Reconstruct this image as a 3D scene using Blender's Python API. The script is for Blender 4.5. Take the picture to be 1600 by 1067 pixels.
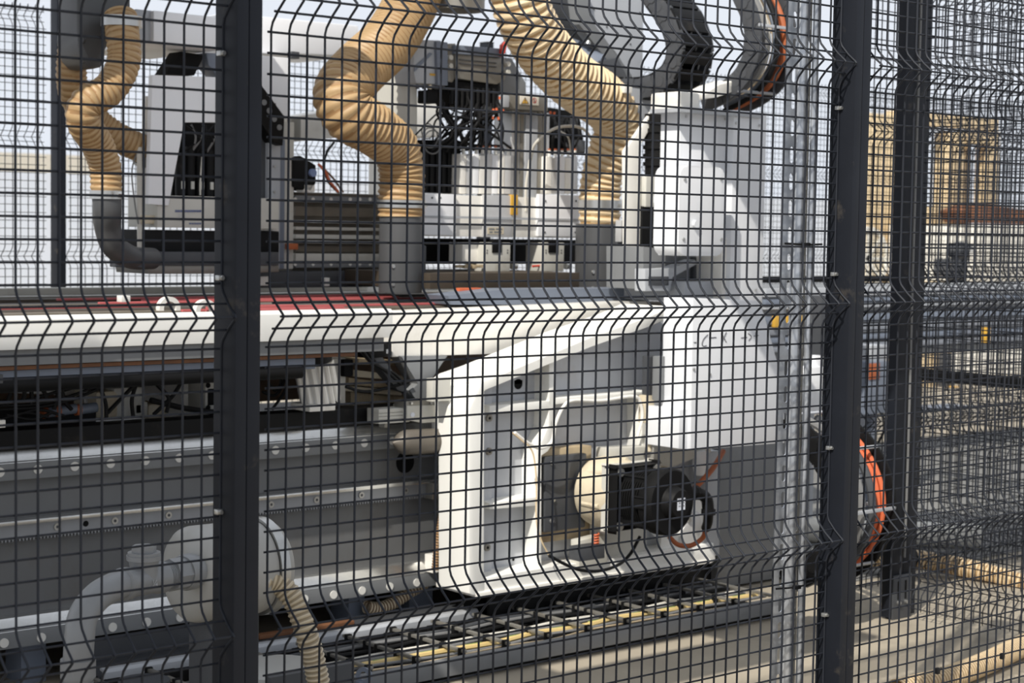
import bpy, bmesh, math, random
from mathutils import Vector, Matrix
random.seed(7)
for o in list(bpy.data.objects): bpy.data.objects.remove(o)
scn = bpy.context.scene
COL = scn.collection
PI = math.pi
# ---------------------------------------------------------------- camera
FPX = 2748.2
YAW, PIT, ROL = 0.70351, -0.06316, 0.01607
CP = Vector((-1.4857, -2.3407, 1.2397))
fw = Vector((math.sin(YAW)*math.cos(PIT), math.cos(YAW)*math.cos(PIT), math.sin(PIT)))
_rt = Vector((math.cos(YAW), -math.sin(YAW), 0)); _up = _rt.cross(fw)
RT = _rt*math.cos(ROL) + _up*math.sin(ROL)
UP = -_rt*math.sin(ROL) + _up*math.cos(ROL)
cam = bpy.data.cameras.new('camera'); camo = bpy.data.objects.new('camera', cam); COL.objects.link(camo)
camo.matrix_world = Matrix(((RT.x, UP.x, -fw.x, CP.x), (RT.y, UP.y, -fw.y, CP.y), (RT.z, UP.z, -fw.z, CP.z), (0, 0, 0, 1)))
cam.sensor_width = 36; cam.lens = FPX*36/1600; cam.clip_start = .05; cam.clip_end = 300
cam.dof.use_dof = True; cam.dof.focus_distance = 3.6; cam.dof.aperture_fstop = 8.0
scn.camera = camo
# ---------------------------------------------------------------- world, sun, exposure
w = bpy.data.worlds.new('sky'); scn.world = w; w.use_nodes = True
bg = w.node_tree.nodes['Background']; bg.inputs[0].default_value = (.865, .915, 1, 1); bg.inputs[1].default_value = .93
SUNDIR = Vector((-.64, -.30, .70)).normalized()
sun = bpy.data.lights.new('sun', 'SUN'); sun.energy = 4.7; sun.angle = .0093; sun.color = (1, .95, .86)
suno = bpy.data.objects.new('sun', sun); COL.objects.link(suno); suno.location = (-3, -2, 6)
suno.rotation_euler = SUNDIR.to_track_quat('Z', 'Y').to_euler()
scn.view_settings.view_transform = 'Standard'; scn.view_settings.look = 'None'
scn.view_settings.gamma = 1; scn.view_settings.use_curve_mapping = False; scn.view_settings.exposure = 0
# ---------------------------------------------------------------- helpers
def ray(x, y): return fw + RT*((x-800)/FPX) - UP*((y-533.5)/FPX)
def at(x, y, Y):
    d = ray(x, y); return CP + d*((Y-CP.y)/d.y)
def atx(x, y, X):
    d = ray(x, y); return CP + d*((X-CP.x)/d.x)
def atz(x, y, Z):
    d = ray(x, y); return CP + d*((Z-CP.z)/d.z)
def lin(c): return tuple((v/255/12.92 if v/255 <= .04045 else ((v/255+.055)/1.055)**2.4) for v in c)
MATS = {}
def M(name, c, rough=.5, metal=0, var=.08, scale=12, dirt=None, dirt_amt=.0, dscale=4, bump=0, coat=0):
    m = bpy.data.materials.new(name); m.use_nodes = True; nt = m.node_tree; N = nt.nodes; L = nt.links
    b = N['Principled BSDF']; b.inputs['Roughness'].default_value = rough; b.inputs['Metallic'].default_value = metal
    if max(c) < 62: b.inputs['Specular IOR Level'].default_value = .22
    if coat: b.inputs['Coat Weight'].default_value = coat
    tc = N.new('ShaderNodeTexCoord'); no = N.new('ShaderNodeTexNoise'); no.inputs['Scale'].default_value = scale; no.inputs['Detail'].default_value = 5
    L.new(tc.outputs['Object'], no.inputs['Vector'])
    r = N.new('ShaderNodeValToRGB'); l = lin(c)
    r.color_ramp.elements[0].position = .3; r.color_ramp.elements[1].position = .7
    r.color_ramp.elements[0].color = (*[v*(1-var) for v in l], 1); r.color_ramp.elements[1].color = (*[min(1, v*(1+var)) for v in l], 1)
    L.new(no.outputs['Fac'], r.inputs['Fac']); out = r.outputs['Color']
    if dirt:
        n2 = N.new('ShaderNodeTexNoise'); n2.inputs['Scale'].default_value = dscale; n2.inputs['Detail'].default_value = 8; n2.inputs['Roughness'].default_value = .65
        L.new(tc.outputs['Object'], n2.inputs['Vector'])
        r2 = N.new('ShaderNodeValToRGB'); r2.color_ramp.elements[0].position = .62-.3*dirt_amt; r2.color_ramp.elements[1].position = .78-.2*dirt_amt
        L.new(n2.outputs['Fac'], r2.inputs['Fac'])
        mx = N.new('ShaderNodeMix'); mx.data_type = 'RGBA'; mx.inputs['B'].default_value = (*lin(dirt), 1)
        ml = N.new('ShaderNodeMath'); ml.operation = 'MULTIPLY'; ml.inputs[1].default_value = min(1, .35+dirt_amt)
        L.new(r2.outputs['Color'], ml.inputs[0]); L.new(ml.outputs[0], mx.inputs['Factor']); L.new(out, mx.inputs['A']); out = mx.outputs['Result']
    L.new(out, b.inputs['Base Color'])
    if bump:
        bp = N.new('ShaderNodeBump'); bp.inputs['Strength'].default_value = bump; bp.inputs['Distance'].default_value = .002
        L.new(no.outputs['Fac'], bp.inputs['Height']); L.new(bp.outputs['Normal'], b.inputs['Normal'])
    MATS[name] = m; return m
def flat(name, c, rough=.6):
    return M(name, c, rough, 0, .03)
M('wire', (38, 41, 48), .5, .1, .1, 30)
M('post', (28, 31, 38), .55, .1, .12, 9, (112, 104, 92), .05, 14, .15)
M('galv', (178, 182, 188), .36, .75, .22, 22, (225, 228, 232), .35, 9)
M('zip', (22, 22, 24), .5)
M('tubegrey', (102, 96, 88), .5, .2, .08, 12)
M('panelwhite', (222, 224, 228), .4, 0, .02, 5)
M('dirtygrey', (104, 96, 84), .6, 0, .15, 10, (78, 66, 50), .3, 7)
M('darkbrown', (66, 57, 47), .7, 0, .2, 9, (58, 46, 34), .3, 7)
M('rackgrey', (146, 149, 154), .38, .35, .06, 14)
M('white', (240, 239, 234), .42, 0, .03, 5, (168, 156, 138), .02, 3)
M('whiteclean', (238, 239, 242), .4, 0, .02, 5)
M('webgrey', (184, 187, 193), .45, 0, .03, 5, (150, 140, 125), .08, 4)  # white of the frame greyed, the web's shade painted into the colour
M('cream', (206, 194, 170), .55, 0, .1, 12, (150, 125, 92), .35, 9)
M('paleplate', (196, 194, 186), .5, 0, .06, 8, (150, 135, 112), .2, 6)
M('lightgrey', (170, 173, 178), .45, 0, .05, 8, (130, 122, 110), .1, 5)
M('midgrey', (120, 122, 124), .5, 0, .06, 7, (96, 90, 82), .15, 4)
M('bedgrey', (104, 105, 106), .5, .0, .06, 6, (88, 80, 70), .25, 3)
M('bluegrey', (112, 120, 134), .45, 0, .06, 8)
M('darkgrey', (66, 68, 72), .5, 0, .1, 9, (104, 96, 84), .12, 6)
M('plastic', (74, 75, 77), .42, 0, .06, 9, (116, 108, 96), .18, 5)
M('black', (15, 15, 16), .6, 0, .15, 12, (70, 64, 56), .06, 8)
M('blackmatte', (9, 9, 10), .75, 0, .1, 12)
M('rubber', (20, 20, 21), .6, 0, .1, 12)
M('steel', (186, 186, 184), .3, .8, .08, 14)
M('railsteel', (206, 206, 204), .22, .85, .06, 14)
M('steeldull', (146, 143, 136), .45, .6, .1, 10, (112, 96, 76), .2, 6)
M('alu', (208, 208, 208), .38, .4, .05, 10)
M('aluwhite', (238, 235, 228), .42, .1, .05, 10, (170, 160, 140), .08, 6)
M('cap', (216, 214, 208), .5, 0, .03)
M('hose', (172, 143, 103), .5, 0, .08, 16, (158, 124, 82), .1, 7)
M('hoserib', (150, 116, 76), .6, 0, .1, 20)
M('hoselit', (222, 198, 160), .5, 0, .06, 16, (176, 140, 92), .1, 7)  # paler copy of hose, sunlight painted into the colour; its ribs likewise
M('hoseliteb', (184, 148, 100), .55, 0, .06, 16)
M('hoseclear', (150, 136, 112), .4, 0, .08, 20)
M('hoseclearrib', (196, 182, 156), .4, 0, .08, 20)
M('pumpgrey', (164, 163, 159), .4, 0, .05, 6, (112, 108, 100), .08, 7, .1)
M('pipegrey', (134, 136, 138), .42, .1, .05, 14, (150, 150, 150), .08, 18, .25)
M('belt', (184, 92, 92), .6, 0, .08)
M('brownbar', (112, 88, 66), .6, 0, .2, 14, (70, 56, 42), .3, 8)
M('ruststrip', (112, 74, 48), .7, 0, .2, 20)
M('woodish', (176, 158, 128), .6, 0, .15, 14, (110, 86, 58), .4, 9)
M('orange', (206, 104, 66), .5, 0, .08)
M('orangedull', (170, 92, 52), .55, 0, .12)
M('red', (198, 62, 44), .5)
M('yellow', (208, 182, 122), .5, 0, .05)
M('greenstripe', (150, 164, 96), .5)
M('cablewhite', (206, 202, 192), .5)
M('cablegrey', (116, 116, 116), .5)
M('signyellow', (206, 160, 60), .5); M('signred', (170, 60, 50), .5); M('signwhite', (216, 210, 198), .5)
M('ink', (70, 70, 76), .6)
M('bluetext', (96, 106, 140), .6)
M('labelwhite', (214, 218, 228), .5)
M('bluecap', (130, 146, 186), .4)
M('tan', (216, 194, 156), .7, 0, .05, 2)
M('offwhite', (226, 224, 216), .6, 0, .03, 2)
M('farwall', (208, 214, 224), .7, 0, .02, .4)
M('farbeige', (214, 206, 190), .7, 0, .08, .7)
M('rust', (122, 78, 48), .8, 0, .25, 5)
M('floorshade', (112, 111, 108), .9, 0, .12, 3.5, (84, 82, 80), .22, 2.2, .3)  # darkened concrete, ground shade painted into the colour
M('slatgrey', (126, 130, 138), .5, 0, .06, 3)
M('tankwhite', (224, 220, 210), .5)
def concrete():
    m = M('concrete', (160, 150, 133), .85, 0, .12, 3.5, (120, 114, 104), .22, 2.2, .3)
    return m
concrete()
def roundhole(): pass
class B:
    def __init__(s): s.b = bmesh.new(); s.mi = 0
    def face(s, vs):
        try:
            f = s.b.faces.new(vs); f.material_index = s.mi; f.smooth = True; return f
        except ValueError: return None
    def box(s, x0, x1, y0, y1, z0, z1, bev=0):
        bb = bmesh.new(); bmesh.ops.create_cube(bb, size=1)
        for v in bb.verts:
            v.co = Vector(((x0+x1)/2+v.co.x*(x1-x0), (y0+y1)/2+v.co.y*(y1-y0), (z0+z1)/2+v.co.z*(z1-z0)))
        if bev:
            bev = min(bev, .45*min(abs(x1-x0), abs(y1-y0), abs(z1-z0)))
            bmesh.ops.bevel(bb, geom=bb.edges[:], offset=bev, segments=2, affect='EDGES', profile=.6)
        s.merge(bb); return s
    def merge(s, bb, mat=None):
        bmesh.ops.recalc_face_normals(bb, faces=bb.faces[:])
        mp = {}
        for v in bb.verts: mp[v] = s.b.verts.new(mat @ v.co if mat else v.co)
        for f in bb.faces: s.face([mp[v] for v in f.verts])
        bb.free()
    def bpx(s, xa, ya, xb, yb, Y, d, bev=.0015):       # front face given by its corners as seen, depth d behind the plane Y
        p, q = at(xa, ya, Y), at(xb, yb, Y); return s.box(p.x, q.x, Y, Y+d, q.z, p.z, bev)
    def prism(s, pts, f, d, bev=0):                  # pts list of Vector, extruded along d
        bb = bmesh.new(); d = Vector(d)
        a = [bb.verts.new(p) for p in pts]; c = [bb.verts.new(Vector(p)+d) for p in pts]; n = len(pts)
        bb.faces.new(a); bb.faces.new(c[::-1])
        for i in range(n): bb.faces.new((a[i], a[(i+1) % n], c[(i+1) % n], c[i]))
        if bev: bmesh.ops.bevel(bb, geom=bb.edges[:], offset=bev, segments=2, affect='EDGES', profile=.6)
        s.merge(bb); return s
    def ppx(s, pts, Y, d, bev=0): return s.prism([at(x, y, Y) for x, y in pts], None, (0, d, 0), bev)
    def ppxx(s, pts, X, d, bev=0): return s.prism([atx(x, y, X) for x, y in pts], None, (d, 0, 0), bev)
    def ring(s, c, u, v, r, n): return [s.b.verts.new(c+(u*math.cos(2*PI*i/n)+v*math.sin(2*PI*i/n))*r) for i in range(n)]
    def skin(s, a, c, close=True):
        n = len(a)
        for i in range(n if close else n-1): s.face((a[i], a[(i+1) % n], c[(i+1) % n], c[i]))
    def cyl(s, p, q, r, r2=None, n=20, prof=None):     # capped cylinder / lathe along p->q; prof: list of (t, radius)
        p, q = Vector(p), Vector(q); ax = (q-p); L = ax.length; ax.normalize()
        u = ax.orthogonal().normalized(); v = ax.cross(u)
        pr = prof or [(0, r), (1, r if r2 is None else r2)]
        rings = [s.ring(p+ax*(L*t), u, v, rr, n) for t, rr in pr]
        for a, c in zip(rings, rings[1:]): s.skin(a, c)
        s.face(rings[0][::-1]); s.face(rings[-1]); return s
    def ann(s, p, q, r, ri, n=28):                     # hollow tube, with end rings
        p, q = Vector(p), Vector(q); ax = (q-p).normalized(); u = ax.orthogonal().normalized(); v = ax.cross(u)
        R = [s.ring(c, u, v, rr, n) for c, rr in ((p, r), (q, r), (q, ri), (p, ri))]
        for i in range(4): s.skin(R[i], R[(i+1) % 4])
        return s
    def frames(s, pts):
        T = []
        for i in range(len(pts)):
            a = pts[max(0, i-1)]; c = pts[min(len(pts)-1, i+1)]; T.append((c-a).normalized())
        u = T[0].orthogonal().normalized(); U = []
        for t in T:
            u = (u-t*u.dot(t)).normalized(); U.append((u, t.cross(u)))
        return U
    def tube(s, pts, r, n=8, spl=8, cap=True):
        P = spline([Vector(p) for p in pts], spl) if spl else [Vector(p) for p in pts]
        F = s.frames(P); rs = [s.ring(p, u, v, r(i/(len(P)-1)) if callable(r) else r, n) for i, (p, (u, v)) in enumerate(zip(P, F))]
        for a, c in zip(rs, rs[1:]): s.skin(a, c)
        if cap: s.face(rs[0][::-1]); s.face(rs[-1])
        return s
    def hose(s, pts, r, pitch, amp=.07, n=28, per=4, helix=True, rib=1):
        P = spline([Vector(p) for p in pts], 24)
        d = [0]
        for a, c in zip(P, P[1:]): d.append(d[-1]+(c-a).length)
        N = max(8, int(d[-1]/pitch*per)); Q = []; j = 0
        for k in range(N+1):
            t = d[-1]*k/N
            while j < len(d)-2 and d[j+1] < t: j += 1
            f = (t-d[j])/max(1e-9, d[j+1]-d[j]); Q.append(P[j].lerp(P[j+1], f))
        F = s.frames(Q); rs = []
        for k, (p, (u, v)) in enumerate(zip(Q, F)):
            row = []
            for i in range(n):
                a = 2*PI*i/n; ph = 2*PI*k/per + (a if helix else 0)
                rr = (r(k/N) if callable(r) else r)*(1+amp*math.cos(ph))
                row.append(s.b.verts.new(p+(u*math.cos(a)+v*math.sin(a))*rr))
            rs.append(row)
        for k, (a, c) in enumerate(zip(rs, rs[1:])):
            for i in range(n):
                ph = 2*PI*(k+.5)/per + (2*PI*(i+.5)/n if helix else 0)
                s.mi = rib if math.cos(ph) < -.6 else 0
                s.face((a[i], a[(i+1) % n], c[(i+1) % n], c[i]))
        s.mi = 0; return s
    def sphere(s, c, r, sc=(1, 1, 1), seg=20):
        bb = bmesh.new(); bmesh.ops.create_uvsphere(bb, u_segments=seg, v_segments=seg//2, radius=r)
        for v in bb.verts: v.co = Vector((v.co.x*sc[0], v.co.y*sc[1], v.co.z*sc[2]))+Vector(c)
        s.merge(bb); return s
    def build(s, name, mat, parent=None, bev=0):
        me = bpy.data.meshes.new(name); s.b.to_mesh(me); s.b.free()
        for mm in (mat if isinstance(mat, (list, tuple)) else [mat]): me.materials.append(MATS[mm])
        me.set_sharp_from_angle(angle=math.radians(38))
        o = bpy.data.objects.new(name, me); COL.objects.link(o); o.parent = parent
        if bev:
            md = o.modifiers.new('bevel', 'BEVEL'); md.width = bev; md.segments = 2; md.limit_method = 'ANGLE'
        return o
def spline(P, k):
    if len(P) < 3: return [P[0].lerp(P[-1], i/k) for i in range(k+1)]
    out = []
    for i in range(len(P)-1):
        a = P[i-1] if i else P[0]*2-P[1]; b, c = P[i], P[i+1]; d = P[i+2] if i+2 < len(P) else P[-1]*2-P[-2]
        for j in range(k):
            t = j/k; out.append(.5*((2*b)+(c-a)*t+(2*a-5*b+4*c-d)*t*t+(-a+3*b-3*c+d)*t**3))
    out.append(P[-1]); return out
def tag(o, label=None, cat=None, group=None, kind=None):
    if label: o['label'] = label
    if cat: o['category'] = cat
    if group: o['group'] = group
    if kind: o['kind'] = kind
    return o
def T(name, label, cat, group=None):
    o = bpy.data.objects.new(name, None); o.empty_display_size = .05; COL.objects.link(o); return tag(o, label, cat, group)
def S(b, name, mat, label, cat, group=None, kind=None, bev=0): return tag(b.build(name, mat, None, bev), label, cat, group, kind)
def V(*a): return Vector(a)
def plist(pp, Y=None): return [at(p[0], p[1], p[2] if len(p) > 2 else Y) for p in pp]
# bolt head with a hex socket, axis -Y
def bolt(root, p, r=.008, mat='steel', name='bolt', h=.006):
    b = B(); p = Vector(p); b.cyl(p, p+V(0, -h, 0), r, r*.92, 16); b.build(name, mat, root)
# ================================================================ setting
S(B().box(-6, 40, -6, 60, -.25, 0), 'floor', 'concrete', None, None, None, 'structure')
# ---------------------------------------------------------------- mesh fence
CP_ = .0333333
ROW = .03242
APX = [.123, .612, 1.101, 1.590, 2.079]
def wire_profile(zlo, zhi):                         # (z, bend) points of a vertical wire
    pts = [(zlo, 0)]
    for a in APX:
        for dz, k in ((-.046, 0), (-.036, .10), (-.018, .50), (-.003, .94), (0, 1), (.003, .94), (.018, .50), (.036, .10), (.046, 0)):
            pts.append((a+dz, k))
    pts.append((zhi, 0)); return pts
def rows(zlo, zhi):
    out = []
    for i, a in enumerate(APX):
        out += [(a, 1), (a-.020, .45), (a+.020, .45)]
        out += [(a+.05+ROW*k, 0) for k in range(13)] if i < len(APX)-1 else []
    out += [(.073, 0), (.041, 0)]
    return [(z, k) for z, k in out if zlo <= z <= zhi]
def fence_panel(name, org, du, n, bend, label, group, wr=.0021, u0=0, rowmargin=.004, zlo=.032, zhi=2.10, ns=6, kept=None):
    # org: first wire at the panel plane; du: unit vector along the panel; bend: vector of the bend
    org, du, bend = Vector(org), Vector(du).normalized(), Vector(bend)
    b = B(); nrm = bend.normalized()
    prof = wire_profile(zlo, zhi)
    for i in range(n):
        s0 = org+du*(i*CP_)
        P = [s0+bend*k+V(0, 0, z) for z, k in prof]
        rs = []
        for j, p in enumerate(P):
            a = P[max(0, j-1)]; c = P[min(len(P)-1, j+1)]; t = (c-a).normalized(); v = t.cross(du).normalized()
            rs.append(b.ring(p+nrm*wr*.9, du, v, wr, ns))
        for a, c in zip(rs, rs[1:]): b.skin(a, c)
    for z, k in rows(zlo, zhi):
        p = org+bend*k+V(0, 0, z)-nrm*wr*.9; L = (n-1)*CP_
        b.cyl(p-du*rowmargin, p+du*(L+rowmargin), wr*.92, n=ns)
    t = b.build('mesh_fence', 'wire'); tag(t, label, 'mesh fence', group); return t
def fence_post(xy, label, group=None, w=.0445, d0=-.042, d1=.022, axis='x', sgn=1, h=2.16, foot=True):
    # xy: near-left corner of the panel plane; post sticks d0 before the panel plane
    t = T('fence_post', label, 'post', group)
    x, y = xy
    def bx(b, a0, a1, c0, c1, z0, z1, bev=.002):
        if axis == 'x': b.box(x+a0, x+a1, y+c0, y+c1, z0, z1, bev)
        else: b.box(x+c0, x+c1, y+a0, y+a1, z0, z1, bev)
        return b
    g = w*.47
    b = B(); bx(b, 0, g-.0006, d0, d1, 0.006, h); bx(b, g+.0006, w, d0, d1, 0.006, h); bx(b, .002, w-.002, d0+.002, d1-.001, .006, h-.004); b.build('upright', 'post', t)
    b = B(); bx(b, -.001, w+.001, d0-.001, d1+.001, h, h+.006, .002); b.build('end_cap', 'black', t)
    if foot:
        b = B(); bx(b, -.03, w+.03, d0-.02, d1+.05, 0, .006, .001); b.build('base_plate', 'post', t)
        for i in (-.018, w+.018):
            q = B(); p = V(x+i, y+d0-.006, .006) if axis == 'x' else V(x+d0-.006, y+i, .006); q.cyl(p, p+V(0, 0, .008), .008, n=6); q.build('anchor_bolt', 'steel', t)
    return t
def clips(t, x, y, zs, side=-1):
    for z in zs:
        b = B(); b.box(x-.006, x+.006, y-.004, y+.006, z-.004, z+.004, .001); b.cyl(V(x, y-.004, z), V(x, y-.008, z), .0035, n=6); b.build('clip', 'steel', t)
pA = at(369, 345, -.042); pB = at(1331, 345, -.042)
NB = (0, -.042, 0)
g1 = 'mesh fence panels nearest the viewer'
fence_panel('fence_panel', (-.0857-CP_*13, 0, 0), (1, 0, 0), 14, NB, 'black wire mesh fence panel left of the left foreground post', None)
fence_panel('fence_panel', (0, 0, 0), (1, 0, 0), 42, NB, 'wide black wire mesh fence panel between the two foreground posts', None)
fence_panel('fence_panel', (at(1343.7, 950, 0).x-CP_, 0, 0), (1, 0, 0), 42, NB, 'black wire mesh fence panel right of the right foreground post', None)
f1 = fence_post((pA.x, 0), 'thick dark grey grooved fence post in the left foreground beside the pump', None, w=.0445)
f2 = fence_post((pB.x, 0), 'dark grey grooved fence post in the right foreground beside the galvanised strut', None, w=.0475)
clips(f1, pA.x-.004, -.004, [.45, .80, 1.16, 1.50]); clips(f2, pB.x-.004, -.004, [.45, .80, 1.16, 1.50])
# ---- fence behind the machine, bends pointing away
YB = 4.44
OB = (0, .042, 0)
bp = [at(86, 345, YB).x]
step = 1.515
xs = [bp[0]+step*k for k in range(-1, 8)]
nm = ['dark post of the rear fence behind the grey suction pipe at the left edge', 'dark double post of the rear fence behind the bend of the left tan hose',
      'dark post of the rear fence above the valve cabinet', 'dark post of the rear fence behind the energy chains']
px_posts = [86, 604, 760]
# measured post positions on the rear line
xr = [at(86, 300, YB).x, at(590, 120, YB).x, at(590, 120, YB).x+.046, at(758, 50, YB).x, at(1245, 300, YB).x+.3]
k = 0
PL = {0: 'dark post of the rear fence standing left of the grey suction elbow', 1: 'left one of two adjoining rear fence posts behind the bend of the middle tan hose',
      2: 'right one of two adjoining rear fence posts behind the bend of the middle tan hose', 3: 'dark rear fence post rising above the valve cabinet', 4: 'rear fence post hidden behind the right foreground post'}
for k, x in enumerate(xr[:4]):
    t = fence_post((x, YB), PL[k], None, w=.040, d0=-.02, d1=.042, foot=False)
# wire panels of the rear line
segs = [(xr[0]-1.45, xr[0]-.03, 'rear mesh fence panel at the far left edge, behind the suction hoses'), (xr[0]+.07, xr[1]-.03, 'rear mesh fence panel between the left rear post and the twin rear posts'),
        (xr[2]+.07, xr[3]-.03, 'short rear mesh fence between the twin rear posts and the next post'),
        (xr[3]+.07, xr[3]+1.95, 'rear mesh fence panel behind the tan hoses and the grey hood'),
        (xr[3]+2.0, xr[3]+3.9, 'rear mesh fence behind the energy chains and the white electrical box'), (xr[3]+3.95, xr[3]+5.8, 'rear mesh fence panel seen past the right foreground post')]
for a, c, lb in segs:
    n = int((c-a)/CP_)+1
    fence_panel('fence_panel', (a, YB, 0), (1, 0, 0), n, OB, lb, 'rear fence panels' if False else None, ns=4, rowmargin=.01)
# ---- fence returning on the right: one run away from the viewer, one run to the right
XC, YC = 3.10, 1.30
qc = atz(1390, 969, 0); PX, PY = qc.x, qc.y
fence_panel('fence_panel', (PX+.055, PY-.045-39*CP_, 0), (0, 1, 0), 40, (.042, 0, 0), 'side mesh fence panel running away from the right foreground towards the corner post', None, ns=5)
fence_panel('fence_panel', (PX+.15, 1.42, 0), (1, 0, 0), 35, NB, 'mesh fence panel right of the corner post with the tan floor hose passing under it', None, ns=5)
fence_panel('fence_panel', (4.46, 1.42, 0), (1, 0, 0), 42, NB, 'mesh fence panel beyond the rear corner post at the right edge', None, ns=5)
fence_panel('fence_panel', (4.43, 1.50, 0), (0, 1, 0), 14, (.042, 0, 0), 'distant mesh fence panel running away behind the corner post', None, ns=4)
qc = atz(1390, 969, 0); qd = at(1429, 960, qc.y); PX, PY = qc.x, qc.y
t = fence_post((PX, PY), 'black corner fence post with a slotted foot bracket under the tan floor hose', None, w=qd.x-PX, d0=0, d1=.036, foot=False)
b = B(); b.box(PX+.005, PX+.100, PY-.008, PY-.001, .0, .145, .002); b.build('foot_bracket', 'darkgrey', t)
for dx in (.010, .048):
    b = B(); b.box(PX+.02+dx-.003, PX+.02+dx+.004, PY-.0095, PY-.007, .065, .125); b.build('slot', 'blackmatte', t)
    b = B(); b.cyl(V(PX+.02+dx, PY-.008, .055), V(PX+.02+dx, PY-.018, .055), .006, n=6); b.build('bolt', 'steel', t)
b = B(); b.tube([V(PX+.06, PY-.006, 2.1), V(PX+.058, PY-.006, 1.2), V(PX+.062, PY-.006, .62), V(PX+.06, PY-.006, .2)], .004, 6); b.build('cable', 'cablegrey', t)
t = fence_post((4.385, 1.40), 'black fence post at the right edge with a floor plate', None, w=.06, d0=-.05, d1=.03)
# ================================================================ galvanised slotted strut (stands just behind the front mesh)
def slotted(b, x0, x1, y, z0, z1, cx, sw, pitch, sh, off, th=.0025, n=8):
    # strip from x0 to x1 in a plane y with oblong holes centred on cx
    k = 0; z = z0-((z0-off) % pitch)
    def outline(zc):
        pts = []
        for i in range(n+1): a = PI*i/n; pts.append((cx+sw/2*math.cos(a), zc+sh/2-sw/2+sw/2*math.sin(a)))
        for i in range(n+1): a = PI+PI*i/n; pts.append((cx+sw/2*math.cos(a), zc-sh/2+sw/2+sw/2*math.sin(a)))
        return pts
    while z < z1:
        o = outline(z+pitch/2); rect = []
        for q in range(n+1): rect.append((x1+(x0-x1)*q/n, z+pitch))
        for q in range(n+1): rect.append((x0+(x1-x0)*q/n, z))
        for yy, fl in ((y, 0), (y+th, 1)):
            a = [b.b.verts.new((p[0], yy, p[1])) for p in o]; r = [b.b.verts.new((p[0], yy, p[1])) for p in rect]
            if fl == 0: A = a
            else:
                b.skin(A, a)
            b.skin(a, r)
        z += pitch
st = T('slotted_strut', 'galvanised slotted steel strut standing left of the right foreground post, with oblong holes', 'strut')
sx = at(1222.5, 340, .05).x; W_ = at(1272, 340, .05).x-sx
b = B(); slotted(b, sx, sx+W_*.33, .050, 0, 2.2, sx+W_*.245, .0115, .0547, .034, .008)
b.build('left_flange', 'galv', st)
def half_round(f0, f1, dep, nm_):
    b = B(); prof = []
    for i in range(13):
        a = PI*i/12; prof.append(V(sx+W_*(f0+f1)/2-math.cos(a)*W_*(f1-f0)/2, .052-math.sin(a)*dep, 0))
    lo = [b.b.verts.new(p) for p in prof]; hi = [b.b.verts.new(p+V(0, 0, 2.26)) for p in prof]; b.skin(lo, hi, False); b.build(nm_, 'galv', st)
half_round(.33, .65, .012, 'rib'); half_round(.82, 1.0, .008, 'rounded_edge')
b = B(); slotted(b, sx+W_*.65, sx+W_*.82, .054, 0, 2.2, sx+W_*.735, .0100, .0547, .034, .008)
b.build('right_flange', 'steeldull', st)
for yy in (382, 917):
    p = at(1245, yy, .03); b = B()
    z = p.z; R = [V(sx-.006, .036, z+.002), V(sx+W_*.5, .030, z), V(sx+W_+.010, .036, z+.001)]
    b.tube(R, .0022, 6); b.box(sx+W_*.42, sx+W_*.60, .024, .034, z-.004, z+.004, .001)
    S(b, 'cable_tie', 'zip', 'black cable tie binding the galvanised strut to the mesh, %s' % ('upper one' if yy < 500 else 'lower one near the floor'), 'cable tie')
# ================================================================ machine bed
XL = -1.0
def xbar(b, pts, x0, x1, bev=.001):              # profile (Y,Z) run along X
    return b.prism([V(x0, y, z) for y, z in pts], None, (x1-x0, 0, 0), bev)
def rect(y0, y1, z0, z1): return [(y0, z0), (y0, z1), (y1, z1), (y1, z0)]
bed = T('machine_bed', 'long grey machine bed with two linear rails and a toothed rack along its front', 'machine bed')
zt = at(0, 745, 1.95).z                          # lower edge of the top rail face
b = B(); xbar(b, rect(2.0, 2.9, .165, at(345, 692, 2.0).z), XL, 2.86)
b.build('bed_body', 'bedgrey', bed)
# large dark cable hole in the bed face
hc = at(633, 722, 1.999)
b = B(); b.cyl(hc+V(0, -.0015, 0), hc+V(0, .03, 0), .034, n=32); b.build('cable_hole', 'blackmatte', bed)
def rail(y, zc, hh, prot, name):
    # linear guide: base strip with bright top groove
    b = B(); b.prism([V(XL, 2.0, zc-hh), V(XL, 2.0-prot, zc-hh), V(XL, 2.0-prot, zc+hh*.45), V(XL, 2.0-prot*.6, zc+hh*.6), V(XL, 2.0-prot*.55, zc+hh), V(XL, 2.0, zc+hh)], None, (3.05-XL-.9, 0, 0), .0008)
    r_ = b.build(name, 'midgrey', bed)
    b = B(); b.prism([V(XL, 2.0, zc+hh*.30), V(XL, 2.0-prot-.001, zc+hh*.30), V(XL, 2.0-prot*.62, zc+hh+.010), V(XL, 2.0, zc+hh+.012)], None, (3.05-XL-.9, 0, 0), .0008); b.build('running_face', 'railsteel', r_)
    return r_
ztr = at(345, 716, 1.96).z
z_top = at(300, 711, 1.965).z
rail(0, z_top+.006, .034, .04, 'linear_rail')
z_low = at(200, 972, 1.965).z
rail(0, z_low+.010, .034, .04, 'linear_rail')
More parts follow.
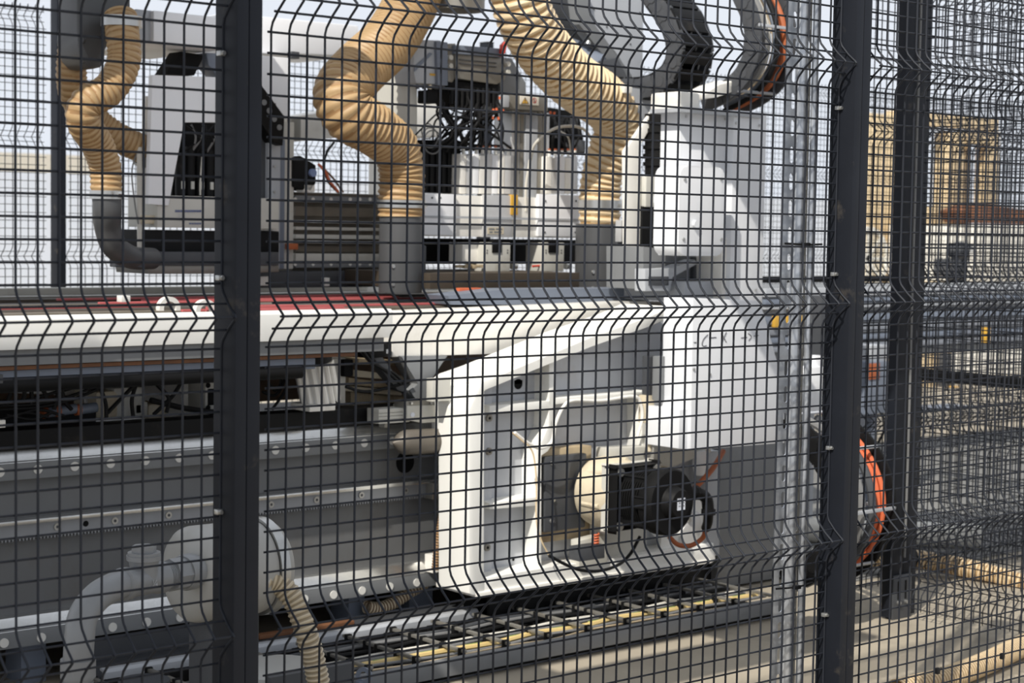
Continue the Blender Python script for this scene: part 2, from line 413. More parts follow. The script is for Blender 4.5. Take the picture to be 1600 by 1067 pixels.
# white plugs of the rails (61 px apart near x = 240)
p0 = at(240, 730+.5, 1.958); p1 = at(297, 726, 1.958)
pit = at(331, 710, 1.958).x-at(282, 714.5, 1.958).x
cx0 = at(60, 732, 1.958)
capx = [at(x, 720, 1.958).x for x in (0, 59, 117, 173, 229, 281, 332, 380, 431, 479, 524, 569)]
pit = (capx[-1]-capx[0])/11
n = 0
for i in range(-6, 30):
    x = capx[0]+pit*i
    if x > 1.90: break
    b = B(); z = z_top-.004; b.cyl(V(x, 1.9605, z), V(x, 1.957, z), .0125, n=20); b.build('rail_cap', 'cap', bed)
caplow = [at(x, 950, 1.958).x for x in (56, 171, 227, 476, 521, 565, 609, 651)]
pit2 = (caplow[-1]-caplow[3])/4
for i in range(-14, 12):
    x = caplow[3]+pit2*i
    if x > 2.05: break
    b = B(); z = z_low-.006; b.cyl(V(x, 1.9605, z), V(x, 1.957, z), .0125, n=20); b.build('rail_cap', 'cap', bed)
# toothed rack
zr0, zr1 = at(200, 822+3, 1.96).z, at(200, 803-2, 1.96).z
rack = B(); zr0 = at(100, 838, 1.97).z; zr1 = at(100, 811, 1.97).z
tp = .0098; nt = int((2.02-XL)/tp)
pts = []
x = XL
for i in range(nt):
    pts += [V(x, 1.965, zr0), V(x+tp*.28, 1.965, zr0+.008), V(x+tp*.62, 1.965, zr0+.008), V(x+tp*.9, 1.965, zr0)]; x += tp
pts += [V(x, 1.965, zr1), V(XL, 1.965, zr1)]
a = [rack.b.verts.new(p) for p in pts]; c = [rack.b.verts.new(p+V(0, .035, 0)) for p in pts]
rack.face(a); rack.face(c[::-1]); rack.skin(a, c); rk = rack.build('toothed_rack', 'rackgrey', bed)
b = B(); xbar(b, rect(1.945, 2.0, zr1+.001, zr1+.012), XL, 2.02); b.build('rack_ledge', 'railsteel', bed)
for px in (-25, 89, 179, 263, 343, 423, 494, 564, 633):
    x = at(px, 800, 1.965).x; z = (zr0+zr1)/2+.006
    q = B(); q.cyl(V(x, 1.9655, z), V(x, 1.9615, z), .0095, n=18); so = q.build('rack_screw', 'steel', rk)
    q = B(); q.cyl(V(x, 1.9612, z), V(x, 1.9608, z), .0045, n=6); q.build('socket', 'darkgrey', rk)
x = at(134, 812, 1.965).x; q = B(); q.cyl(V(x, 1.9655, (zr0+zr1)/2+.006), V(x, 1.9640, (zr0+zr1)/2+.006), .008, n=18); q.build('empty_screw_hole', 'blackmatte', rk)
# feet under the bed
for px0, px1 in ((33, 72), (545, 570), (640, 676)):
    a0 = at(px0, 940, 2.05).x; a1 = at(px1, 940, 2.05).x
    b = B(); b.box(a0, a1, 2.05, 2.15, 0, .17, .002); b.build('bed_foot', 'bluegrey', bed)
b = B(); b.box(XL, 3.3, 2.6, 2.65, 0, .5); b.build('rear_skirt', 'blackmatte', bed)
# white stops at the right end of the bed rails
b = B(); b.bpx(676, 755, 702, 778, 1.93, .04); b.build('end_stop', 'steeldull', bed)
b = B(); b.bpx(676, 868, 700, 892, 1.93, .04); b.build('end_stop', 'aluwhite', bed)
# ---- black beam above the bed
zb1 = at(345, 652, 1.93).z; zb0 = at(345, 691, 1.93).z
zb1 = at(345, 652, 1.968).z; zb0 = at(345, 689, 1.968).z
b = B(); xbar(b, rect(1.968, 2.05, zb0+.016, zb1), XL, 1.95); xbar(b, rect(1.980, 2.05, zb0-.004, zb0+.016), XL, 1.95)
S(b, 'black_beam', 'black', 'long matt black beam lying on top of the grey machine bed', 'beam')
bc = T('bed_cable', 'x', 'x'); bpy.data.objects.remove(bc)
# ---- floor channel in front of the bed
ch = T('floor_channel', 'grey steel trough with a bright rounded front lip below the machine bed', 'trough')
zc = at(400, 1012, 1.80).z; XT = at(150, 1050, 1.85).x
b = B(); xbar(b, [(1.80, 0), (1.80, .066), (1.808, .074), (1.83, .074), (1.83, .068), (1.812, .066), (1.812, 0)], XT, at(748, 960, 1.8).x); b.build('front_lip', 'lightgrey', ch)
b = B(); xbar(b, rect(1.83, 1.99, .0, .05), XT, 2.4); b.build('trough_floor', 'darkgrey', ch)
b = B(); xbar(b, rect(1.985, 1.995, .05, .115), XT, 1.2); b.build('back_strip', 'darkgrey', ch)
b = B(); xbar(b, rect(1.93, 1.96, .052, .064), at(400, 980, 1.95).x, at(548, 970, 1.95).x); S(b, 'copper_bar', 'ruststrip', 'thin rust brown bar lying in the grey trough below the machine bed', 'bar')
# ---- vertical and small ribbed hoses near the bed end
b = B(); b.hose(plist([(696, 765), (692, 800), (684, 850), (680, 890)], 1.90), .0115, .0085, .12, 16, 4, False); 
S(b, 'ribbed_hose', ['brownbar', 'hoserib'], 'thin brown ribbed hose hanging between the bed end and the white frame', 'hose')
b = B(); b.hose(plist([(572, 948), (590, 950), (612, 943), (640, 925), (665, 910)], 2.01), .018, .011, .12, 16, 4, False)
S(b, 'ribbed_hose', ['hoseclearrib', 'brownbar'], 'short brown ribbed hose lying in the dark under the machine bed between two feet', 'hose')
# ---- pneumatic tube and valve at the bed end
pc = T('round_tube_end', 'grey round tube with a pointed left end lying across the bed below the valve block', 'tube')
p = at(612, 690, 1.90); q = at(708, 687, 1.84); rr = (at(650, 668, 1.86)-at(650, 707, 1.86)).length/2
b = B(); b.cyl(V(p.x, 1.87, p.z), V(q.x, 1.87, p.z-.004), rr, n=32, prof=[(-.10, .002), (-.05, rr*.30), (.0, rr*.62), (.06, rr*.86), (.14, rr), (.97, rr), (1.0, rr*.9)]); b.build('tube_body', 'tubegrey', pc)
vb = T('valve_block', 'small ribbed aluminium valve block with a round pale label on the black beam', 'valve')
b = B()
for k in range(4): b.bpx(592, 640+k*5.2, 640, 643.6+k*5.2, 1.89, .06, .001)
b.bpx(594, 641, 640, 658, 1.90, .05); b.build('cooling_ribs', 'paleplate', vb)
b = B(); b.ppx([(636, 634), (690, 633), (697, 640), (696, 658), (660, 661), (636, 656)], 1.87, .07, .002); b.build('body', 'paleplate', vb)
b = B(); c = at(645, 648, 1.868); b.cyl(c, c+V(0, .003, 0), .0075, n=24); b.build('round_label', 'labelwhite', vb)
b = B(); b.bpx(634, 627, 690, 634, 1.875, .06); b.build('lid', 'steeldull', vb)
for xx in (642, 673): bolt(vb, at(xx, 630, 1.873), .004)
b = B(); b.bpx(601, 658, 608, 668, 1.90, .03); b.build('bracket', 'steeldull', vb)
# ---- energy chain laid in the tray in front of the frame, grey kerb in front of it
kb = T('tray_beam', 'low grey steel beam on the floor in front of the flat energy chain', 'beam')
zk = at(800, 1011, 1.375).z
x0 = at(440, 1090, 1.375).x; x1 = at(1232, 932, 1.375).x
b = B(); b.box(x0, x1, 1.375, 1.395, max(0.012, at(800, 1038, 1.375).z), zk-.002, .002); b.build('front_face', 'midgrey', kb)
b = B(); b.box(x0, x1, 1.395, 1.78, max(.012, zk-.06), max(.02, zk-.05)); b.build('bottom', 'black', kb)
b = B(); b.box(x0, x1, 1.42, 1.70, 0, .012); b.build('runner', 'black', kb)
b = B(); b.box(at(765, 950, 1.77).x, x1, 1.77, 1.785, 0, zk+.05, .002); b.build('rear_face', 'black', kb)
lc = T('flat_energy_chain', 'energy chain lying flat in the floor tray, full of yellow and grey cables', 'energy chain')
yb, yf = 1.755, 1.40
p_r = at(655, 1037, yf).x; p_s = at(727, 1021, yf).x; pt = (at(795, 1007, yf).x-p_r)/2
i = -5
zt = zk+.006
while True:
    x = p_r+pt*i
    if x > x1-.02: break
    b = B(); b.box(x-.007, x+.007, yf, yb, zt-.006, zt+.003, .002); b.build('cross_bar', 'steeldull', lc)
    if i < 9:
        for yy in (yf+.015, yf+.10, yf+.19, yf+.245, yb-.02):
            q = B(); q.box(x-.010, x+.010, yy-.006, yy+.006, zt-.060, zt+.006, .002); q.build('separator', 'black', lc)
    i += 1
for yy in (yf-.004, yb-.008):
    b = B()
    i = -5
    while p_r+pt*i < x1-.1:
        x = p_r+pt*i
        b.box(x-.02, x+pt*.55, yy, yy+.010, zt-.06, zt-.013, .003); b.box(x+pt*.45, x+pt-.01, yy+.005, yy+.014, zt-.055, zt-.016, .003)
        i += 1
    b.build('side_links', 'black', lc)
yc = .45
ca = [(yf+.10, .0095, 'yellow', 'earth_cable'), (yf+.14, .006, 'cablegrey', 'cable'), (yf+.165, .006, 'cablewhite', 'cable'), (yf+.225, .007, 'black', 'cable'), (yf+.27, .006, 'cablegrey', 'cable'), (yf+.30, .007, 'darkgrey', 'cable'), (yf+.03, .003, 'hoselit', 'cable'), (yf+.06, .005, 'cablegrey', 'cable')]
for yy, r_, mt, nm_ in ca:
    b = B(); P = []
    x = x0
    while x < x1: P.append(V(x, yy+random.uniform(-.008, .008), zt-.019+random.uniform(-.004, .004))); x += .16
    b.tube(P, r_, 8, 4); cb = b.build(nm_, mt, lc)
    if nm_ == 'earth_cable':
        q = B()
        for u, v in zip(P, P[1:]):
            m = (u+v)/2; q.box(m.x-.03, m.x+.03, m.y-.002, m.y+.0025, m.z+.0068, m.z+.0098, .001)
        q.build('green_stripe', 'greenstripe', cb)
# ---- lifting eye and grey dome at the bottom edge
b = B(); c = at(568, 1056, 1.33); b.ann(c, c+V(.006, .004, 0), .022, .011); b.box(c.x-.012, c.x+.02, c.y, c.y+.02, 0, c.z-.015, .002)
S(b, 'lifting_eye', 'bluegrey', 'small grey ring eye in front of the low tray beam at the bottom edge', 'ring')
# ================================================================ table
tb = T('machine_table', 'white edged machine table with brown bars and pink belts on top', 'machine table')
ztp = at(300, 489, 1.75).z; zlo = at(300, 537.5, 1.75).z
xe = at(614, 480, 1.75).x
b = B(); xbar(b, [(1.75, zlo), (1.75, ztp-.008), (1.758, ztp), (1.80, ztp), (1.80, zlo)], XL, xe, .002); b.build('front_edge_beam', 'white', tb)
b = B(); xbar(b, rect(1.765, 1.80, zlo-.040, zlo-.001), XL, xe-.02); b.build('lower_lip', 'midgrey', tb)
b = B(); xbar(b, rect(1.775, 1.80, zlo-.052, zlo-.042), XL, 1.42); b.build('rust_strip', 'ruststrip', tb)
b = B(); xbar(b, rect(1.79, 1.85, zlo-.085, zlo-.054), XL, xe-.24); b.build('under_rail', 'bluegrey', tb)
zs = ztp-.012
b = B(); b.box(XL, xe-.01, 1.80, 2.10, zs-.035, zs-.012); b.build('bed_plate', 'darkbrown', tb)
b = B(); b.box(XL, 3.05, 2.10, 3.55, zs-.035, zs-.012); b.build('bed_plate', 'darkbrown', tb)
ys = [1.83, 1.95, 2.10, 2.26, 2.44, 2.66, 2.95, 3.25]
for k, yy in enumerate(ys):
    b = B(); b.box(XL, 3.0 if yy > 2.09 else xe-.01, yy, yy+.055+.02*(k % 3), zs-.014, zs-.002-(k % 2)*.004, .001); b.build('support_bar', ['darkbrown', 'steeldull', 'dirtygrey'][k % 3], tb)
for k, (x0_, x1_, yy) in enumerate([(-.8, 1.05, 2.30), (1.0, 1.55, 2.02), (1.05, xe-.03, 1.93), (1.0, xe-.02, 1.865), (1.15, 2.3, 2.14), (1.0, 2.45, 2.52), (1.2, 1.5, 2.2), (1.05, 1.45, 1.97), (1.2, 2.2, 2.62), (1.0, 2.3, 2.80)]):
    b = B(); b.box(x0_, x1_, yy, yy+.013, zs+.000, zs+.007, .001); b.build('pink_belt', 'belt', tb)
for (px, py, Y) in ((268, 468, 2.15), (325, 478, 1.95)):
    c = at(px, py, Y); c.z = zs+.004; b = B(); b.ann(c+V(-.01, -.01, 0), c+V(-.01, .012, 0), .034, .020, 24)
    rl = b.build('belt_roller', 'aluwhite', tb)
b = B(); xbar(b, rect(3.50, 3.56, zs-.04, zs+.012), XL, 3.2); b.build('rear_rail', 'paleplate', tb)
for px in (196, ):
    b = B(); b.bpx(px-6, 462, px+8, 472, 2.3, .03); b.build('clamp', 'aluwhite', tb)
# dark blue tube clamped below the table
tbp = T('support_tube', 'dark round tube running beneath the white table edge at the left', 'tube')
zt_ = at(200, 592, 1.80).z
b = B(); b.cyl(V(XL, 1.80, zt_), V(at(470, 570, 1.8).x, 1.80, zt_), .021, n=20); b.build('tube', 'black', tbp)
b = B(); b.bpx(-20, 586, 5, 606, 1.78, .05); b.build('clamp', 'darkgrey', tbp)
# table cross section continuing to the column
b = B(); b.ppx([(613, 488), (1012, 470), (1012, 500), (860, 546), (800, 552), (613, 558)], 1.97, .10, .003)
S(b, 'white_cross_beam', 'aluwhite', 'broad white beam joining the table edge to the white column above the frame', 'beam')
b = B(); b.bpx(603, 545, 609, 553, 1.94, .03); S(b, 'grey_sensor', 'lightgrey', 'tiny grey sensor fixed at the left end of the broad white beam', 'sensor')
# loose work piece material on the table, under the heads
b = B(); b.bpx(672, 427, 905, 449, 2.36, .5); S(b, 'work_support', 'darkbrown', 'dirty brown work support block below the white clamp blocks', 'support')
b = B(); b.ppx([(700, 462), (790, 452), (1030, 450), (1035, 468), (920, 476), (706, 476)], 2.05, .12); 
S(b, 'light_panel', 'bluegrey', 'blue grey flat panel lying on the table below the heads', 'panel')
b = B(); b.bpx(718, 450, 752, 455, 2.15, .02); S(b, 'red_strip', 'orange', 'small orange red strip lying on the table between the dust cans', 'strip')
# ================================================================ white cast frame carrying the drive motor
fr = T('gantry_frame', 'big white cast machine frame with a pocketed web and the black drive motor on it', 'machine frame')
YF = 1.70
# left flange: deep side wall
b = B(); b.ppx([(749, 604), (757, 598), (757, 926), (741, 931), (733, 928), (733, 640)], YF, .15, .006); b.build('left_flange', 'white', fr)
# bottom corner, rounded
zf0 = at(745, 931, YF).z
# sloped upper arm
b = B(); b.ppx([(751, 600), (762, 592), (800, 579), (925, 527), (1010, 497), (1050, 478), (1050, 497), (1008, 512), (925, 541), (842, 575), (800, 592), (768, 603), (757, 612)], YF, .235, .004); b.build('sloped_arm', 'white', fr)
b = B(); b.ppx([(700, 604), (757, 600), (757, 690), (735, 720), (706, 700)], YF+.10, .10, .012); b.build('rear_shoulder', 'white', fr)
# web
b = B(); b.ppx([(752, 606), (800, 588), (925, 537), (1045, 490), (1045, 500), (1108, 700), (1122, 705), (1124, 866), (1110, 872), (757, 926)], YF+.10, .04, .003); b.build('web', 'webgrey', fr)
# front border strips
b = B(); b.ppx([(750, 608), (770, 602), (768, 640), (768, 915), (752, 926)], YF+.075, .03, .002); b.build('front_border', 'webgrey', fr)
b = B(); b.ppx([(754, 903), (790, 898), (860, 886), (940, 876), (1115, 848), (1118, 874), (1112, 880), (960, 900), (860, 914), (745, 932)], YF+.003, .12, .003); b.build('bottom_flange', 'white', fr)
b = B(); b.ppx([(745, 926), (1112, 874), (1112, 880), (745, 934)], YF-.004, .20, .003); b.build('bottom_lip', 'aluwhite', fr)
b = B(); b.ppx([(1104, 705), (1124, 704), (1124, 866), (1104, 870)], YF+.02, .10, .002); b.build('right_border', 'lightgrey', fr)
# horizontal and upright ribs in the pocket
for nm_, pts in (('rib', [(765, 634), (860, 626), (862, 632), (862, 641), (765, 645)]), ('rib', [(866, 622), (1003, 612), (1004, 617), (866, 632)]),
                 ('rib', [(858, 566), (866, 563), (867, 645), (866, 690), (856, 690), (858, 640)]), ('rib', [(765, 786), (840, 776), (843, 785), (838, 790), (765, 796)]),
                 ('rib', [(1003, 612), (1011, 610), (1012, 700), (1003, 702)]), ('rib', [(838, 700), (846, 696), (846, 888), (840, 892)])):
    b = B(); b.ppx(pts, YF+.03, .075, .002); b.build(nm_, 'white', fr)
b = B(); b.ppx([(846, 690), (862, 655), (866, 690), (856, 705), (846, 712)], YF+.03, .07, .002); b.build('gusset', 'white', fr)
for px, py in ((760, 653), (760, 705), (757, 855), (756, 905)):
    p = at(px+3, py, YF+.0745); b = B(); b.cyl(p+V(0, .002, 0), p+V(0, -.007, 0), .0115, .011, 20); bo = b.build('bolt', 'steeldull', fr)
    b = B(); b.cyl(p+V(0, -.0069, 0), p+V(0, -.0076, 0), .005, n=6); b.build('socket', 'blackmatte', bo)
b = B(); p = at(810, 600, YF+.099); b.cyl(p, p+V(0, .003, 0), .0165, n=24); b.box(p.x-.0165, p.x+.0165, p.y, p.y+.003, p.z, p.z+.012); b.build('oval_hole', 'blackmatte', fr)
for px, py, rr in ((950, 639, .005), (802, 874, .005), (788, 588, .003), (923, 534, .002)):
    p = at(px, py, YF+.0995); b = B(); b.cyl(p, p+V(0, -.001, 0), rr, n=14); b.build('small_hole', 'blackmatte', fr)
# dark square flange plate, right back plate
b = B(); b.bpx(846, 703, 922, 838, YF+.05, .055, .004); b.build('mounting_frame', 'woodish', fr)
b = B(); b.bpx(853, 714, 915, 824, YF+.03, .03, .006); b.build('dark_plate', 'darkgrey', fr)
for px, py in ((862, 724), (861, 814), (864, 781), (990, 711)): bolt(fr, at(px, py, YF+.03), .0065)
b = B(); b.ppx([(1040, 790), (1120, 776), (1120, 862), (1030, 872)], YF+.03, .02, .002); b.build('back_plate', 'white', fr)
b = B(); b.ppx([(1066, 830), (1082, 800), (1092, 800), (1098, 818), (1090, 850), (1064, 856)], YF+.015, .015, .002); b.build('rocker_plate', 'alu', fr)
bolt(fr, at(1076, 812, YF+.014), .009)
b = B(); b.ppx([(905, 845), (946, 835), (950, 880), (905, 888)], YF-.01, .04, .003); b.build('lower_bracket', 'paleplate', fr)
b = B(); b.ppx([(948, 700), (1108, 694), (1112, 706), (1050, 730), (948, 716)], YF+.0, .05, .003); b.build('top_block', 'paleplate', fr)
# right-hand side of the frame under the cover
b = B(); b.bpx(1126, 696, 1262, 895, 1.80, .5, .003); b.build('rear_column', 'midgrey', fr)
b = B(); b.ppx([(740, 938), (1215, 868), (1215, 905), (740, 975)], 1.83, .05); b.build('lower_rail', 'black', fr)
# ---- motor
mo = T('drive_motor', 'large black motor with cream gear housing in the pocket of the white frame', 'motor')
c = at(915, 762, 1.66); c2 = V(c.x, YF, c.z)
# motor axis points towards the viewer and right: the body is built along -Y with its face to the fence
ax = V(.06, -1, 0).normalized()
base = at(945, 768, YF-.005)
def mp(t): return base+ax*t
def mxy(t, u, v):                                  # point at distance t along the axis, u sideways, v up
    side = V(-ax.y, ax.x, 0).normalized()*-1; side = V(ax.y, -ax.x, 0)*-1
    return base+ax*t+V(-ax.y, ax.x, 0)*u+V(0, 0, v)
b = B(); b.cyl(mp(-.03), mp(.10), .104, n=36, prof=[(0, .108), (.15, .113), (.75, .113), (.82, .108), (1, .104)]); b.build('gear_housing', 'cream', mo)
for a in (0.6, 1.4, 2.4, 3.4, 4.4, 5.4):
    b = B(); q = mxy(.0, .110*math.cos(a), .101*math.sin(a)); q2 = mxy(.075, .110*math.cos(a), .110*math.sin(a)); b.cyl(q, q2, .008, n=8); b.build('housing_rib', 'cream', mo)
def mbox(b, t0, t1, u0, u1, v0, v1, bev=.002):
    bb = bmesh.new(); bmesh.ops.create_cube(bb, size=1)
    for vv in bb.verts:
        vv.co = mxy((t0+t1)/2+vv.co.y*(t1-t0), (u0+u1)/2+vv.co.x*(u1-u0), (v0+v1)/2+vv.co.z*(v1-v0))
    if bev: bmesh.ops.bevel(bb, geom=bb.edges[:], offset=bev, segments=2, affect='EDGES', profile=.6)
    b.merge(bb); return b
b = B(); mbox(b, .088, .105, -.103, .103, -.103, .103, .006); b.build('flange_plate', 'paleplate', mo)
b = B(); mbox(b, .105, .135, -.098, .098, -.098, .098, .010); b.cyl(mp(.13), mp(.235), .088, n=36)
for s1 in (-1, 1):
    for s2 in (-1, 1): mbox(b, .13, .235, s1*.056-.016, s1*.056+.016, s2*.062-.013, s2*.062+.013, .005)
b.build('motor_body', 'black', mo)
b = B()
for k in range(9): b.cyl(mp(.150+k*.0095), mp(.154+k*.0095), .096, n=36)
b.build('cooling_fins', 'blackmatte', mo)
b = B(); b.cyl(mp(.232), mp(.285), .104, n=44, prof=[(0, .100), (.1, .104), (.85, .104), (1, .098)]); b.build('fan_cover', 'blackmatte', mo)
b = B(); b.cyl(mp(.285), mp(.32), .05, n=36, prof=[(0, .053), (.2, .05), (.8, .046), (1, .042)]); ec = b.build('encoder_cap', 'black', mo)
b = B(); mbox(b, .3195, .321, -.018, .016, -.018, .018, .0005); lb = b.build('white_label', 'labelwhite', mo)
b = B()
for uu, ww in ((-.012, .006), (-.002, .007), (.008, .005)): mbox(b, .321, .3214, uu, uu+ww, .002, .006, 0); mbox(b, .321, .3214, uu, uu+ww, -.008, -.004, 0)
b.build('label_print', 'cablegrey', lb)
for s1 in (-1, 1):
    for s2 in (-1, 1):
        b = B(); q = mxy(.135, s1*.084, s2*.084); b.cyl(q, q+ax*.014, .013, n=20); b.build('motor_bolt', 'steel', mo)
b = B(); mbox(b, .225, .262, -.105, -.02, -.012, .02, .004); b.build('side_lug', 'black', mo)
b = B(); b.cyl(at(1093, 704, 1.70), at(1093, 742, 1.70), .024, n=24, prof=[(0, .022), (.6, .024), (1, .016)]); b.build('white_canister', 'whiteclean', fr)
b = B(); b.ppx([(1036, 700), (1070, 700), (1030, 745), (1012, 740)], YF+.03, .02, .002); b.build('brace', 'cream', fr)
b = B(); b.ppx([(925, 800), (1010, 800), (1010, 878), (925, 888)], YF+.035, .012, .002); b.build('dirty_panel', 'paleplate', fr)
# connector elbow
e0 = mxy(.28, .035, .0); e1 = mxy(.27, .105, .010); 
pe = [at(1058, 770, 1.50), at(1085, 770, 1.50), at(1103, 778, 1.50), at(1107, 800, 1.50)]
b = B(); b.tube(pe, .019, 16, 8)
for t_ in (0, 1): b.cyl(pe[t_], pe[t_]+V(.014, 0, 0), .023, n=8)
b.cyl(pe[3]+V(0, 0, .010), pe[3]+V(0, 0, -.008), .023, n=8); b.build('cable_elbow', 'black', mo)
b = B(); b.tube([pe[3], at(1106, 815, 1.52), at(1103, 825, 1.54)], .016, 12); b.build('cable_boot', 'rubber', mo)
b = B(); b.tube([at(1103, 822, 1.54), at(1098, 840, 1.56), at(1080, 852, 1.58), at(1060, 851, 1.60), at(1045, 838, 1.63)], .008, 10); b.build('orange_cable', 'orangedull', mo)
b = B(); b.tube([at(1130, 705, 1.66), at(1115, 730, 1.62), at(1098, 750, 1.60), at(1083, 765, 1.60)], .009, 10)
S(b, 'orange_cable', 'orangedull', 'short orange cable running down to the motor from below the white cover', 'cable')
# spring damper and hanging cable under the motor
sp = T('coil_spring', 'small red coil spring standing on a dark foot under the gear housing', 'spring')
q = at(931, 846, 1.62); P = []
for k in range(61): a = 2*PI*k/10; P.append(q+V(.009*math.cos(a), .009*math.sin(a), -.025+.05*k/60))
b = B(); b.tube(P, .0028, 6, 0); b.build('coil', 'orange', sp)
b = B(); b.cyl(q+V(0, 0, -.03), q+V(0, 0, .03), .0055, n=12); b.build('pin', 'darkgrey', sp)
b = B(); b.bpx(906, 856, 945, 872, 1.60, .05, .003); b.build('foot', 'darkgrey', sp)
b = B(); b.tube(plist([(800, 676), (815, 688), (832, 706), (838, 750), (838, 810), (845, 842), (858, 868)], 1.66), .0026, 6)
S(b, 'thin_cable', 'hoselit', 'thin tan cable looping down inside the pocket of the white frame', 'cable')
b = B(); b.tube(plist([(858, 868), (880, 880), (905, 890), (935, 892), (965, 883), (985, 865), (1000, 838)], 1.60), .0052, 8)
S(b, 'black_cable', 'rubber', 'thick black cable sagging below the motor along the bottom of the white frame', 'cable')
b = B(); b.tube(plist([(804, 676), (825, 692), (845, 700), (862, 690), (868, 662), (880, 636), (895, 626), (940, 626), (990, 619), (1001, 632), (1003, 655), (996, 682)], 1.665), .0055, 8)
S(b, 'white_cable', 'aluwhite', 'white cable following the rib inside the pocket above the motor', 'cable')
# ================================================================ white cover box with hand-written axis marks
cv = T('white_cover', 'tall white sheet cover with hand written x axis arrows, right of the frame pocket', 'cover')
b = B(); b.ppx([(1083, 466), (1186, 470), (1194, 492), (1224, 600), (1226, 692), (1079, 703)], 1.50, .13, .0025); b.build('shell', 'panelwhite', cv)
b = B(); b.ppx([(1062, 640), (1083, 638), (1079, 703), (1060, 701)], 1.515, .15, .002); b.build('lower_flap', 'panelwhite', cv)
for px, py in ((1084, 577), (1108, 467), (1109, 585)):
    bolt(cv, at(px, py, 1.4995), .005, 'steel', 'screw', .003)
def stroke(pts, Y, r=.0016):
    b = B(); b.tube([at(x, y, Y) for x, y in pts], r, 6, 4); return b
ST = [[(1084, 535), (1088, 535)], [(1106, 523), (1100, 529), (1097, 537), (1099, 541), (1104, 540)], [(1108, 528), (1119, 527)], [(1127, 521), (1135, 535)], [(1135, 519), (1128, 534)],
      [(1158, 528), (1167, 527)], [(1169, 521), (1174, 526), (1170, 532)], [(1178, 525), (1185, 524)], [(1181, 519), (1182, 530)]]
for sp_ in ST:
    pts = sp_ if len(sp_) > 2 else [sp_[0], ((sp_[0][0]+sp_[1][0])/2, (sp_[0][1]+sp_[1][1])/2), sp_[1]]
    stroke(pts, 1.4996).build('ink_stroke', 'ink', cv)
# handle in the slot left of the cover
hd = fr
b = B(); b.bpx(1014, 557, 1030, 617, 1.66, .03, .003); b.build('grip_jaw', 'darkgrey', hd)
b = B(); b.bpx(1030, 557, 1043, 625, 1.62, .03, .004); b.build('grip_jaw', 'midgrey', hd)
b = B(); b.bpx(1008, 618, 1022, 660, 1.66, .03, .003); S(b, 'cream_coupling', 'cream', 'dirty cream pipe coupling below the dark handle', 'coupling')
b = B(); b.cyl(at(1015, 660, 1.66), at(1015, 705, 1.66), .007, n=12); S(b, 'thin_pipe', 'cream', 'thin vertical cream pipe below the coupling, left of the white cover', 'pipe')
# ================================================================ electrical column above
co = T('white_column', 'white machine column rising above the table, right of the tan hoses', 'column')
b = B(); b.bpx(1147, 172, 1191, 470, 1.70, .06, .003); b.build('right_box', 'panelwhite', co)
b = B(); b.bpx(1063, 176, 1147, 400, 1.74, .09, .003); b.build('left_box', 'panelwhite', co)
b = B(); b.ppx([(1128, 398), (1147, 330), (1191, 330), (1191, 476), (1128, 478)], 1.72, .12, .003); b.build('lower_neck', 'aluwhite', co)
b = B(); b.bpx(1063, 142, 1094, 176, 1.72, .14, .012); b.build('top_bracket', 'aluwhite', co)
b = B(); b.bpx(1063, 174, 1191, 179, 1.69, .14, .001); b.build('top_lid', 'lightgrey', co)
b = B(); b.ppx([(1096, 146), (1125, 132), (1150, 124), (1160, 140), (1120, 152), (1098, 156)], 1.9, .10, .006); b.build('arm_cover', 'aluwhite', co)
for px, py in ((1072, 182), (1133, 186), (1151, 192), (1187, 196), (1145, 453), (1181, 453)): bolt(co, at(px, py, 1.697 if px > 1145 else 1.7395), .005, 'steel', 'screw', .003)
b = B(); b.bpx(1070, 440, 1190, 470, 1.76, .3, .003); b.build('base_plate', 'lightgrey', co)
rc = T('rounded_cover', 'white rounded cover box bolted on the front of the white column', 'cover')
p, q = at(1063, 258, 1.62), at(1131, 400, 1.62)
def rrect(x0, x1, z0, z1, r, y, n=6):
    P = []
    for cx, cz, a0 in ((x1-r, z1-r, 0), (x0+r, z1-r, PI/2), (x0+r, z0+r, PI), (x1-r, z0+r, 1.5*PI)):
        for i in range(n+1): a = a0+PI/2*i/n; P.append(V(cx+r*math.cos(a), y, cz+r*math.sin(a)))
    return P
b = B(); b.prism(rrect(p.x, q.x, q.z, p.z, .035, 1.62), None, (0, .115, 0), .006); b.build('shell', 'panelwhite', rc)
b = B(); c = at(1085, 350, 1.62); b.cyl(c, c+V(0, -.012, 0), .012, n=20); b.build('knob', 'panelwhite', rc)
for px, py in ((1068, 374), (1127, 374), (1070, 280), (1127, 280)): bolt(rc, at(px, py, 1.6195), .006, 'steel', 'screw', .003)
# lower bracket casting under the column
lb_ = T('grey_bracket', 'dark grey bracket casting below the rounded white cover', 'bracket')
b = B(); b.ppx([(1005, 385), (1112, 400), (1112, 448), (1005, 452)], 1.86, .18, .003); b.build('rear_block', 'midgrey', lb_)
b = B(); b.ppx([(1008, 420), (1050, 420), (1085, 405), (1092, 412), (1050, 432), (1048, 455), (1008, 455)], 1.80, .05, .003); b.build('arm', 'lightgrey', lb_)
b = B(); b.bpx(1015, 432, 1045, 446, 1.795, .01, .002); b.build('slot', 'darkgrey', lb_)
b = B(); b.bpx(1085, 402, 1110, 452, 1.84, .02, .002); b.build('front_block', 'darkgrey', lb_)
